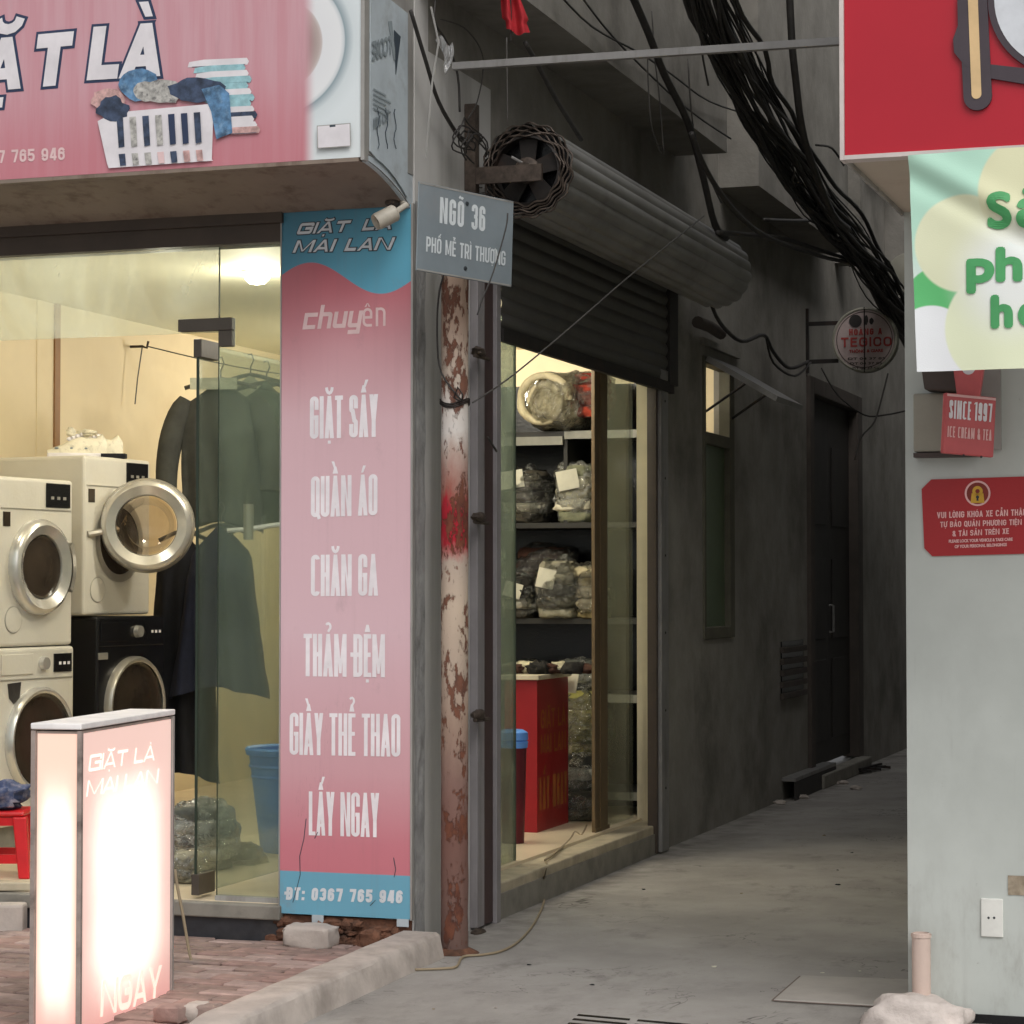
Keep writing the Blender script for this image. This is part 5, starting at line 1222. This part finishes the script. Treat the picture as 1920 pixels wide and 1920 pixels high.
cab('thin cable crossing from the top edge behind the pole', [(1040, -20), (1110, 50), (1200, 100), (1260, 140), (1330, 190), (1420, 220)], .005, x=.34)
cab('second thin cable crossing from the top edge behind the pole', [(1080, -20), (1150, 70), (1250, 170), (1310, 220), (1370, 260)], .005, x=.34)
cab('thick cable hanging straight down beside the red sign', [(1479, -40), (1485, 80), (1492, 150), (1502, 230), (1520, 300), (1560, 400), (1590, 430)], .022, x=.8)
cab('thin wire hanging from the pole to the shutter roll', [(1214, 100), (1216, 170), (1222, 240), (1240, 290)], .004, x=.36, mat=M_wireg)
cab('pale thin wire hanging beside the other one over the shutter', [(1222, 20), (1228, 110), (1236, 180), (1245, 292)], .004, x=.36, mat=M_wireg)
cab('thin wire hanging over the middle of the shutter roll', [(1290, 110), (1300, 240), (1330, 330), (1352, 380)], .005, x=.36, mat=M_wireg)
cab('thin wire falling from the pole joint over the alley', [(1314, 30), (1316, 92), (1322, 130), (1328, 160)], .006, x=.5)
cab('black wire running down the wall corner to the wire coil', [(770, 20), (800, 120), (822, 190), (856, 250), (875, 272)], .009, x=.06)
cab('thin black wire from the corner down beside the coil', [(818, -10), (815, 40), (838, 80), (858, 140), (862, 210)], .005, x=.06)
cab('thin loop of wire on the wall below the pole', [(826, 36), (870, 52), (900, 90), (906, 130), (895, 190), (878, 222)], .003, x=.05, mat=M_wireg)
cab('thin wire hanging from the red rag to the shutter roll', [(950, 70), (951, 150), (952, 232)], .003, x=.3, mat=M_wireg)
cab('thin grey wire strung from the pole tie across the shutter', [(886, 755, .2), (960, 705, .28), (1080, 605, .45), (1180, 518, .55), (1320, 405, .62)], .0035, mat=M_wireg, sub=3)
cab('black wire looping down the wall beside the rusted pole', [(862, 430), (835, 505), (822, 560), (820, 640), (828, 700), (866, 752)], .004, y=pb.y - .06)
cab('thin wire hanging in front of the right part of the plate', [(952, 400), (948, 430), (925, 510), (905, 560), (895, 590)], .003, x=.42, mat=M_cable)
cab('short wire end poking out beside the side door', [(915, 820), (922, 832), (931, 846)], .005, x=.08)
cab('black wire stub sticking out under the cable bundle', [(1432, 412), (1490, 414), (1545, 412)], .012, x=.3)
cab('cable sagging along the wall above the alley window', [(1330, 560), (1350, 605), (1390, 640), (1432, 628), (1450, 660), (1480, 690), (1515, 678)], .012, x=.12)
cab('thin cable drooping above the alley door', [(1436, 630), (1450, 680), (1490, 705), (1520, 680)], .008, x=.12)
cab('wire hanging from the round TEGICO sign', [(1665, 700), (1655, 740), (1640, 790), (1615, 820), (1603, 862)], .007, y=7.75, mat=M_wireg)
cab('thin wire strung low between the alley door and the round sign', [(1540, 690), (1570, 740), (1620, 778), (1660, 778), (1700, 770)], .006, y=7.9)
cab('small wire arc right of the cable bundle', [(1530, 272), (1560, 278), (1582, 310)], .007, x=.7)
ccg = thing('wire_coil', 'tangled coil of thin black wire at the wall corner', 'wire', P(872, 270, x=.08)); b = MB()
cc = P(874, 270, x=.09)
for k in range(7):
    ra = .045 + .02 * rnd.random(); o_ = V((.01 * k * .5, rnd.uniform(-.06, .06), rnd.uniform(-.035, .035)))
    b.tube([cc + o_ + V((.012 * math.sin(3 * t), ra * 2.2 * math.cos(t), ra * math.sin(t) * (1 + .3 * math.sin(t * 2 + k)))) for t in [2 * math.pi * q / 20 for q in range(19 - k)]], .0035, 5)
b.build('coil', M_cable, ccg, smooth='all')
# floor cord
cab('tan cord trailing from the side door over the alley floor', [(1100, 1548), (1090, 1566), (1078, 1560), (1068, 1575), (1040, 1600), (1022, 1612)], .006, z=.168, mat=M_cord, name='cord')
cab('tan cord lying along the foot of the shop wall', [(1018, 1660), (1020, 1690), (1002, 1730), (972, 1765), (940, 1783), (905, 1790), (868, 1794), (856, 1812), (830, 1816), (776, 1818)], .005, z=.007, mat=M_cord, name='cord')
tag(MB().tube([P(1022, 1612, z=.162), P(1018, 1620, z=.155) + V((.02, 0, 0)), P(1020, 1645, x=.03), P(1018, 1660, z=.012)], .006, 6).build('cord', M_cord, smooth='all'), 'short piece of tan cord hanging down the side door threshold', 'cable')
cab('yellow brown cord hanging behind the light box', [(328, 1630), (333, 1665), (342, 1710), (348, 1745), (356, 1790), (366, 1825), (376, 1848)], .006, y=-.62, mat=M_cord, name='cord')

# pole across the alley, red rag, white rag
pA, pB = P(850, 125, y=.12), P(1585, 77, y=.12)
tag(MB().obox((pA + pB) / 2, (pB - pA) / 2, V((0, .016, 0)), EZ * .014).build('cross_pole', M_galv), 'pale square steel pole spanning the alley mouth', 'pole')
fq = P(958, 30, x=.3)
fl = thing('red_rag', 'red rag flag hanging folded from a wire over the shutter', 'flag', fq)
def flg(a, c_):
    w_ = .035 + .06 * c_ ** .8; return fq + RT * ((a - .5) * w_ * (1.3 if c_ < .8 else 1) + .05 * c_ - .02) + EZ * (.14 - .22 * c_ + .045 * c_ * abs(a - .6)) + FH * (.02 * math.sin(a * 11 + c_ * 3))
MB().grid(flg, 16, 16).build('cloth', M_flag, fl, smooth='all')
MB().tube([fq + RT * -.01 + EZ * .2, fq + EZ * .02, fq + EZ * -.1], .004, 5).build('rod', M_cable, fl)
rq_ = P(832, 108, x=.16)
wr = thing('plastic_rag', 'torn white plastic strip tied at the pole end by the corner', 'rag', rq_); b = MB()
b.grid(lambda a, c_: rq_ + RT * (.055 * (a - .5) * (1.2 - c_) + .02 * math.sin(c_ * 3)) + EZ * (.07 - .12 * c_ + .02 * math.sin(a * 6)) + FH * (.02 * math.sin(a * 9 + c_ * 5)), 12, 10)
b.build('strip', M_rag, wr, smooth='all')
MB().tube([rq_ + RT * -.05 + EZ * .2, rq_ + RT * -.02 + EZ * .06, rq_ + RT * -.045 - EZ * .1, rq_ + RT * -.07 - EZ * .4], .004, 5).build('string', M_silver, wr)
# security camera
kq = P(748, 386, y=-.10)
kc = thing('security_camera', 'small pale bullet camera under the fascia at the banner top', 'camera', kq)
ka, kb = P(742, 398, y=-.17), P(702, 418, y=-.23)
ax = (kb - ka).normalized()
MB().lathe(ka, ax, [(1e-5, 0), (.028, .0), (.034, .006), (.034, .085), (.031, .095), (.028, .09), (.026, .08), (1e-5, .078)], 24).build('camera_body', M_camw, kc, smooth=True)
MB().lathe(ka + ax * .079, ax, [(.024, 0), (1e-5, .001)], 16).build('lens', M_black, kc)
MB().tube([ka - ax * .0, ka + V((.035, .02, .03)), P(754, 380, y=-.06)], .012, 8).build('arm', M_camw, kc, smooth=True)
MB().lathe(P(738, 377, y=-.06), (0, 0, -1), [(1e-5, 0), (.035, 0), (.035, .012), (.02, .025), (1e-5, .027)], 16).build('base', M_head, kc, smooth=True)

# ================================================================== RIGHT BUILDING
RX, RYW = P(1700, 1300, y=-.76).x, -.76
rb = thing('right_building', 'pale grey panelled shop building on the right of the alley', 'building', (RX, RYW, 0))
B(RX, 9.0, RYW, 26, .02, 6.4).build('wall', M_rwall, rb)
B(RX + .14, 9.0, RYW - .006, RYW - .0005, .0, .03).build('base_strip', M_black, rb)
for zz in (1.9,): pass
YF = -1.85; FX = P(1576, 150, y=YF).x; FZ = P(1700, 293, y=YF).z
rsn = thing('red_sign', 'large bright red sign box with white edge over the right shop', 'shop sign', (FX + 1.5, YF, FZ))
B(FX + .012, FX + 5, YF, YF + .03, FZ + .012, FZ + 2.0).build('sign_sheet', M_redsign, rsn)
B(FX - .001, FX + .011, YF - .012, YF + .05, FZ - .002, FZ + 2.0).build('sign_frame', M_redframe, rsn)
B(FX + .0115, FX + 5, YF - .010, YF + .05, FZ - .001, FZ + .0115).build('sign_frame', M_redframe, rsn)
B(FX + .012, FX + 5, YF + .052, RYW - .003, FZ + .0125, FZ + .03).build('soffit', M_rsoffit, rsn)
B(FX + .002, FX + .011, YF + .051, RYW - .003, FZ + .0, FZ + 2.0).build('side_sheet', M_silver, rsn)
# plain raised emblem: a tan bar in a dark rim and a pale disc in a dark rim
mr = (P(1800, 100, y=YF) - P(1800, 200, y=YF)).length / 100
def rp(px, py, o=0): return P(px, py, y=YF) + V((0, -o, 0))
def cap_(px0, py0, px1, py1, r, o, n=10):
    a, c_ = rp(px0, py0, o), rp(px1, py1, o); d = (c_ - a).normalized(); s = V((d.z, 0, -d.x)); r *= mr
    return [a + (s * math.cos(t) - d * math.sin(t)) * r for t in [math.pi * i / n for i in range(n + 1)]] + [c_ + (s * math.cos(t) - d * math.sin(t)) * r for t in [math.pi + math.pi * i / n for i in range(n + 1)]]
MB().prism(cap_(1822, -60, 1834, 182, 26, .012), (0, .012, 0)).build('emblem_rim', M_dkoutline, rsn)
MB().prism([rp(1796, 0, .0125), rp(1822, -10, .0125), rp(1826, 130, .0125), rp(1810, 125, .0125), rp(1790, 100, .0125), rp(1788, 75, .0125), rp(1797, 50, .0125)], (0, .0122, 0)).build('emblem_rim', M_dkoutline, rsn)
MB().prism(cap_(1823, -60, 1832, 178, 9, .014), (0, .0018, 0)).build('emblem_bar', M_tan, rsn)
dc = rp(2010, -10, .011)
MB().lathe(dc, (0, -1, 0), [(152 * mr, -.011), (152 * mr, 0), (1e-5, .0)], 64).build('emblem_rim', M_dkoutline, rsn)
MB().lathe(dc, (0, -1, 0), [(140 * mr, .0015), (1e-5, .0016)], 64).build('emblem_disc', M_palegrey, rsn)
MB().prism([rp(1858, 122, .010), rp(1930, 130, .010), rp(1930, 160, .010), rp(1858, 148, .010)], (0, .01, 0)).build('emblem_rim', M_dkoutline, rsn)
# fabric banner
gb = thing('fabric_banner', 'pale green fabric banner with green letters under the red sign', 'banner', P(1810, 690, y=YF - .03))
YG = YF - .025
gx0, gz0, gw_, gh_ = P(1703, 690, y=YG).x, P(1717, 697, y=YG).z, P(2120, 690, y=YG).x - P(1703, 690, y=YG).x, P(1703, 292, y=YG).z - P(1717, 697, y=YG).z
def gdisp(x, z):
    a, c_ = (x - gx0) / gw_, (z - gz0) / gh_
    fold = .010 * math.exp(-((a * 231 - (1 - c_) * 380 - 4) / 26) ** 2) - .008 * math.exp(-((a * 231 - (1 - c_) * 380 + 34) / 22) ** 2)
    return -fold * 1.3 + .006 * math.sin(a * 9 + c_ * 2) + .004 * noise.noise(V((a * 4, c_ * 4, 0)))
def clo(a, c_):
    px = (1703 + 16 * (1 - c_)) * (1 - a) + 2120 * a; py = (292 - 17 * (px - 1703) / 217) * c_ + (697 - 6 * (px - 1717) / 200) * (1 - c_)
    p = P(px, py, y=YG); return p + V((0, gdisp(p.x, p.z), 0))
def drape(o):
    w0 = wl_(o)
    for v in o.data.vertices: v.co.y += gdisp(v.co.x + w0.x, v.co.z + w0.z)
MB().grid(clo, 80, 60, uv=lambda a, c_: (a * 4.17, c_ * 4.05)).build('cloth', M_green, gb, smooth='all')
YS = YG - .0022; mpx = (P(1800, 400, y=YS) - P(1800, 500, y=YS)).length / 100
drape(tx('S', (1851, 430), (1898, 428), 68 * mpx, par=gb, bold=.006, mat=M_greenltr))
drape(tx('ản', (1906, 428), (1990, 424), 68 * mpx, par=gb, bold=.006, mat=M_greenltr))
drape(tx('ph', (1812, 532), (1918, 528), 66 * mpx, par=gb, bold=.0065, mat=M_greenltr))
drape(tx('h', (1858, 617), (1900, 615), 63 * mpx, par=gb, bold=.0065, mat=M_greenltr))
drape(tx('o', (1909, 614), (1952, 612), 63 * mpx, par=gb, bold=.0065, mat=M_greenltr))
# wall boxes and little signs
gbx = thing('meter_box', 'beige grey box on the pale wall behind the small red sign', 'box', P(1740, 800, y=RYW))
q0, q1 = P(1712, 738, y=RYW - .06), P(1800, 846, y=RYW - .06)
B(q0.x, q1.x + .06, RYW - .06, RYW - .001, q1.z, q0.z).build('box_body', M_boxgrey, gbx, bevel=.006)
B(q0.x, q1.x + .06, RYW - .062, RYW - .001, q1.z - .018, q1.z - .003).build('box_foot', M_brownbox, gbx)
bx2 = tag(MB().prism([P(1727, 690, y=RYW - .12), P(1795, 690, y=RYW - .12), P(1800, 733, y=RYW - .12), P(1733, 730, y=RYW - .12)], (0, .118, 0)).build('lamp_housing', M_brownbox, bevel=.004), 'dark brown metal housing under the fabric banner', 'housing')
# panel behind the pin
pn = tag(B(P(1770, 690, y=RYW - .02).x, P(1876, 690, y=RYW - .02).x, RYW - .02, RYW - .0005, P(1800, 845, y=RYW).z, P(1800, 640, y=RYW).z).build('backing_panel', M_silver), 'grey backing panel behind the pin shaped sign', 'panel')
pc = P(1816, 680, y=-.96); pr = 33 * .00172
ps = thing('pin_sign', 'pinkish red pin shaped sign with white hole on the pale wall', 'sign', pc)
outl = [pc + V((pr * math.cos(t), 0, pr * math.sin(t) + .02)) for t in [math.radians(-25 + 230 * i / 20) for i in range(21)]] + [pc + V((-.036, 0, -.125)), pc + V((.032, 0, -.130))]
MB().prism(outl, (0, .03, 0)).build('pin_plate', M_pinkred, ps, bevel=.003)
MB().lathe(pc + V((0, -.0005, -.018)), (0, -1, 0), [(.021, 0), (.019, .001), (1e-5, .0012)], 24).build('pin_disc', M_white, ps)
se = V((.80, .60, -.06)).normalized(); su = EZ - se * se.z; su.normalize(); sv = se.cross(su)
s0 = P(1819, 797, y=-.98)
sc_ = thing('small_red_sign', 'small red plastic sign reading SINCE 1997 on the pale wall', 'sign', s0)
hw, hh = .092, .098
MB().obox(s0 - sv * .012, se * hw, sv * .011, su * hh).build('sign_plate', M_pinkred, sc_, bevel=.004)
MB().obox(s0 + su * (hh * .93) + sv * .0015, se * hw * .96, sv * .0012, su * .004).build('sign_lip', M_warnltr, sc_)
def s_(u, v): return s0 + se * (u * hw) + su * (v * hh)
stext('SINCE 1997', s_(-.86, .16), s_(.84, .16), .060, M_ltr, sc_, up=su, stroke=.115, gap=.6)
stext('ICE CREAM & TEA', s_(-.88, -.46), s_(.86, -.46), .036, M_warnltr, sc_, up=su, stroke=.125, gap=.6)
for u in (-.2, .5): MB().blob(s_(u, -1.02), (.004, .004, .004), .1, 2, 1, 8, 6).build('screw', M_screw, sc_)
# padlock warning plate
YS = RYW - .006; wp = lambda px, py, o=0: P(px, py, y=RYW - .006) + V((0, -o, 0))
ws = thing('warning_plate', 'red plate with padlock symbol and pale warning text', 'sign', wp(1830, 970))
pts = [(1728, 917), (1746, 899), (1930, 893), (1946, 910), (1948, 1022), (1930, 1038), (1748, 1043), (1733, 1028)]
MB().prism([wp(*p) for p in pts], (0, .0055, 0)).build('plate', M_warn, ws)
wr_ = .0018
MB().lathe(wp(1833, 925, .0005), (0, -1, 0), [(23.5 * wr_, 0), (23.5 * wr_, .0008), (20 * wr_, .0008), (20 * wr_, 0)], 36).build('symbol_ring', M_warnltr, ws)
MB().lathe(wp(1833, 925, .0004), (0, -1, 0), [(19.5 * wr_, .0003), (1e-5, .0004)], 36).build('symbol_disc', worn('dull_red_disc', '#7f2a1c', .5), ws)
MB().prism([wp(1822, 925, .0025), wp(1844, 925, .0025), wp(1846, 943, .0025), wp(1820, 943, .0025)], (0, .0012, 0)).build('padlock', M_yellow, ws)
MB().lathe(wp(1833, 921, .0015), (0, -1, 0), [(9.5 * wr_, 0), (9.5 * wr_, .001), (4 * wr_, .001), (4 * wr_, 0)], 20, (1, 0, 0), (math.pi, 2 * math.pi)).build('padlock_shackle', M_yellow, ws)
MB().lathe(wp(1833, 921, .0015), (0, -1, 0), [(9.5 * wr_, 0), (9.5 * wr_, .001), (4 * wr_, .001), (4 * wr_, 0)], 20, (1, 0, 0), (0, math.pi)).build('padlock_shackle', M_yellow, ws)
MB().lathe(wp(1833, 932, .0027), (0, -1, 0), [(3 * wr_, 0), (1e-5, .0005)], 12).build('keyhole', M_screw, ws)
MB().prism([wp(1831.5, 932, .0029), wp(1834.5, 932, .0029), wp(1835, 939, .0029), wp(1831, 939, .0029)], (0, .0003, 0)).build('keyhole', M_screw, ws)
stx('VUI LÒNG KHÓA XE CẨN THẬN', (1757, 972), (1926, 966), 11.5 * wr_, par=ws, stroke=.18, gap=.5, mat=M_warnltr)
stx('TỰ BẢO QUẢN PHƯƠNG TIỆN', (1763, 989), (1916, 984), 10.5 * wr_, par=ws, stroke=.18, gap=.5, mat=M_warnltr)
stx('& TÀI SẢN TRÊN XE', (1786, 1006), (1892, 1001), 10.5 * wr_, par=ws, stroke=.18, gap=.5, mat=M_warnltr)
tx('PLEASE LOCK YOUR VEHICLE & TAKE CARE', (1779, 1018), (1899, 1014), 6 * wr_, par=ws, bold=.0007, mat=M_warnltr)
tx('OF YOUR PERSONAL BELONGINGS', (1790, 1028), (1888, 1024), 6 * wr_, par=ws, bold=.0007, mat=M_warnltr)
# socket, tape
so_ = thing('wall_socket', 'white electric socket plate low on the pale wall', 'socket', P(1859, 1721, y=RYW))
a, c_ = P(1839, 1684, y=RYW - .008), P(1881, 1758, y=RYW - .008)
B(a.x, c_.x, RYW - .009, RYW - .0005, c_.z, a.z).build('cover_plate', M_socket, so_, bevel=.003)
for px in (1853.5, 1864): MB().lathe(P(px, 1721, y=RYW - .0095), (0, -1, 0), [(.0042, 0), (1e-5, .0005)], 10).build('socket_hole', M_screw, so_)
a, c_ = P(1890, 1641, y=RYW), P(1926, 1679, y=RYW)
tag(MB().grid(lambda u, v: V((a.x + (c_.x - a.x) * u, RYW - .003 - .002 * noise.noise(V((u * 4, v * 4, 0))), c_.z + (a.z - c_.z) * v)), 6, 6).build('tape_square', M_tape), 'stained brown tape square on the pale wall by the socket', 'tape')
a = P(1728, 1749, y=RYW - .05); c_ = P(1728, 1880, y=RYW - .05)
pp = thing('pvc_pipe', 'short pinkish plastic pipe standing at the pale wall corner', 'pipe', (a.x, RYW - .05, 0))
MB().lathe((a.x, RYW - .06, 0), EZ, [(.031, 0), (.031, a.z), (.026, a.z + .002), (.026, a.z - .05)], 20).build('pipe', M_pvc, pp, smooth=True)
MB().lathe((a.x, RYW - .06, 0), EZ, [(.034, a.z - .012), (.034, a.z - .002)], 20).build('pipe_collar', M_pvc, pp)
lq = P(1718, 1912, y=RYW - .16)
tag(MB().blob((lq.x - .01, RYW - .12, .0), (.17, .12, .10), .30, 1.6, 3, 40, 24, -.01, .8, .0).build('mortar_lump', M_lump, smooth='all'), 'whitish mortar lump around the foot of the pipe', 'rubble')

# ================================================================== KERB, STONES, COVERS
kb_ = thing('kerb_ramp', 'pale concrete kerb between brick pavement and alley floor', 'kerb', (.1, -1, 0))
b = MB()
def kerb(a, c_):
    yy = -.06 - 2.1 * c_; xl, xr = -.03 + .045 * c_, .135 + .045 * c_
    prof = [(xl - .004, -.02), (xl, .088), (xl + .012, .098), (xr - .016, .098), (xr - .002, .086), (xr + .02, -.02)]
    i = min(int(a * 5), 4); f = a * 5 - i
    px = prof[i][0] * (1 - f) + prof[i + 1][0] * f; pz = prof[i][1] * (1 - f) + prof[i + 1][1] * f
    e = max(0, (c_ - .86) / .14)
    return V((px + .0025 * noise.noise(V((c_ * 9, a * 5, 1))) + .0015 * noise.noise(V((c_ * 60, a * 20, 1))), yy, pz * (1 - .9 * e ** 2.2) + .002 * noise.noise(V((c_ * 12, a * 8, 4)))))
b.grid(kerb, 20, 70).build('kerb_stone', M_kerb, kb_, smooth=True)
q = P(528, 1778, z=.06)
tag(MB().blob((q.x, -.12, .065), (.105, .07, .05), .12, 2.2, 8, 24, 14, .018, .45).build('stone_block', M_kerb, smooth=True), 'rough grey stone block lying below the banner', 'stone')
fq2 = MB().blob((-.16, -.05, .05), (.05, .03, .04), .3, 2, 12, 14, 9, .0, .6)
tag(fq2.build('brick_chunk', M_rubble), 'broken brown brick chunk at the foot of the banner wall', 'brick')
for k, (px, py, s, mt, lb) in enumerate(((322, 1900, 1, M_brick[0], 'broken red brick lying by the light box foot'), (368, 1898, .75, M_kerb, 'grey stone piece between the broken bricks'), (395, 1900, .7, M_brick[2], 'small red brick fragment nearest the kerb'))):
    q = P(px, py, z=.055); tag(MB().blob(q, (.052 * s, .045, .03), .16, 2, 20 + k, 20, 12, .02, .45).build('brick_fragment', mt, smooth=True), lb, 'brick')
cs = thing('concrete_cover', 'flat concrete cover slab let into the alley floor', 'cover', P(1580, 1855, z=0))
cp = [P(1502, 1828, z=.01), P(1720, 1836, z=.01), P(1712, 1888, z=.01), P(1450, 1873, z=.01)]
MB().prism(cp, (0, 0, -.03)).build('slab', worn('cover_concrete', '#a9a39c', .8, 0, .12, 4, '#8b847d', .4, 3), cs, bevel=.006)
for i in range(4):
    p, r = cp[i], cp[(i + 1) % 4]; p, r = V((p.x, p.y, .004)), V((r.x, r.y, .004)); d = (r - p).normalized(); s = V((-d.y, d.x, 0)) * .007
    ctr = (cp[0] + cp[2]) / 2
    if s.dot(p - V((ctr.x, ctr.y, p.z))) < 0: s = -s
    MB().prism([p, r, r + s, p + s], (0, 0, .002)).build('joint', M_joint, cs)
dg = thing('drain_grate', 'cast iron drain grate let into the alley floor at the bottom', 'drain cover', P(1190, 1915, z=0))
gp = [P(1075, 1897, z=.012), P(1312, 1918, z=.012), P(1290, 1990, z=.012), P(1000, 1960, z=.012)]
MB().prism(gp, (0, 0, -.04)).build('grate_plate', M_ground, dg, bevel=.004)
ga, gb_, gc_, gd_ = gp
def gpt(u, v): return (ga * (1 - u) + gb_ * u) * (1 - v) + (gd_ * (1 - u) + gc_ * u) * v
for r_ in range(7):
    for u0, u1 in ((.06, .47), (.53, .94)):
        v0 = .06 + r_ * .13
        MB().prism([gpt(u0, v0) + EZ * .0012, gpt(u1, v0) + EZ * .0012, gpt(u1, v0 + .05) + EZ * .0012, gpt(u0, v0 + .05) + EZ * .0012], (0, 0, -.003)).build('slot', M_black, dg)
rnd = random.Random(5)
for k in range(20):
    px, py = rnd.uniform(760, 1690), rnd.uniform(1560, 1900)
    q = P(px, py, z=.003)
    if q.x < .25 or q.x > 2.0: continue
    s = rnd.uniform(.003, .008)
    tag(MB().blob(q, (s * 1.6, s, s * .4), .9, 2, k, 8, 6).build('litter_scrap', rnd.choice((M_label, M_cloth5, M_cord, M_kerb))), 'tiny scrap of litter on the alley floor', 'litter', 'litter scraps on the alley floor')

# ================================================================== LIGHT BOX
L0 = P(150, 1500, d=7.33); L0.z = 0; L1 = P(322, 1500, d=8.17); L1.z = 0
le = (L1 - L0).normalized(); ln = V((le.y, -le.x, 0)); LW = (L1 - L0).length; LT = .155; LH = .985
lb = thing('light_box_sign', 'glowing pink and white standing light box sign on the pavement', 'light box', (L0 + L1) / 2 - ln * LT / 2)
M_lbw = lightbox('lit_wide_panel', '#e6c6bb', L0, le, LW, LH, .75, .76)
M_lbn = lightbox('lit_narrow_panel', '#e6bfa8', L0 - ln * LT, ln, LT, LH, .40, .84)
M_lbt = emit('lit_letter', '#fff1e8', .86)
M_lbt2 = emit('lit_letter_low', '#f7dccd', .80)
MB().obox(L0 + le * LW / 2 - ln * LT / 2 + EZ * LH / 2, le * (LW / 2 - .004), ln * (LT / 2 - .006), EZ * (LH / 2 - .002)).build('inner_case', M_kerb, lb)
MB().obox(L0 + le * LW / 2 - ln * .002 + EZ * (LH / 2), le * (LW / 2 - .012), ln * .0018, EZ * (LH / 2 - .01)).build('wide_panel', M_lbw, lb)
MB().obox(L0 - le * -.002 - ln * (LT / 2) + EZ * (LH / 2), ln * (LT / 2 - .012), le * .0018, EZ * (LH / 2 - .01)).build('narrow_panel', M_lbn, lb)
M_post = worn('tarnished_frame', '#a3958e', .6, .2, .2, 14, '#4d423d', .7, 9)
for (u, v) in ((0, 0), (LW, 0), (0, LT), (LW, LT)):
    MB().obox(L0 + le * u - ln * v + EZ * LH / 2, le * .0075, ln * .0075, EZ * LH / 2).build('frame_post', M_post if u == 0 else M_silver, lb)
MB().obox(L0 + le * LW / 2 - ln * LT / 2 + EZ * (LH + .014), le * (LW / 2 + .012), ln * (LT / 2 + .008), EZ * .010).build('top_cap', plain('white_cap', '#f2eeec', .5), lb, bevel=.004)
pl_ = (ln, L0 + ln * .0005)
def lbt(body, p0, p1, cap, mat, bold, **k):
    a, c_ = P(*p0, pl=pl_), P(*p1, pl=pl_); stext(body, a, c_, cap, mat, lb, stroke=bold, **k)
lbt('GIẶT LÀ', (166, 1447), (292, 1425), .052, M_lbt, .17, shear=.3, sq=True, gap=1.1)
lbt('MAI LAN', (162, 1494), (298, 1468), .050, M_lbt, .17, shear=.3, sq=True, gap=1.0)
lbt('NGAY', (188, 1907), (303, 1872), .115, M_lbt2, .19, shear=.15)
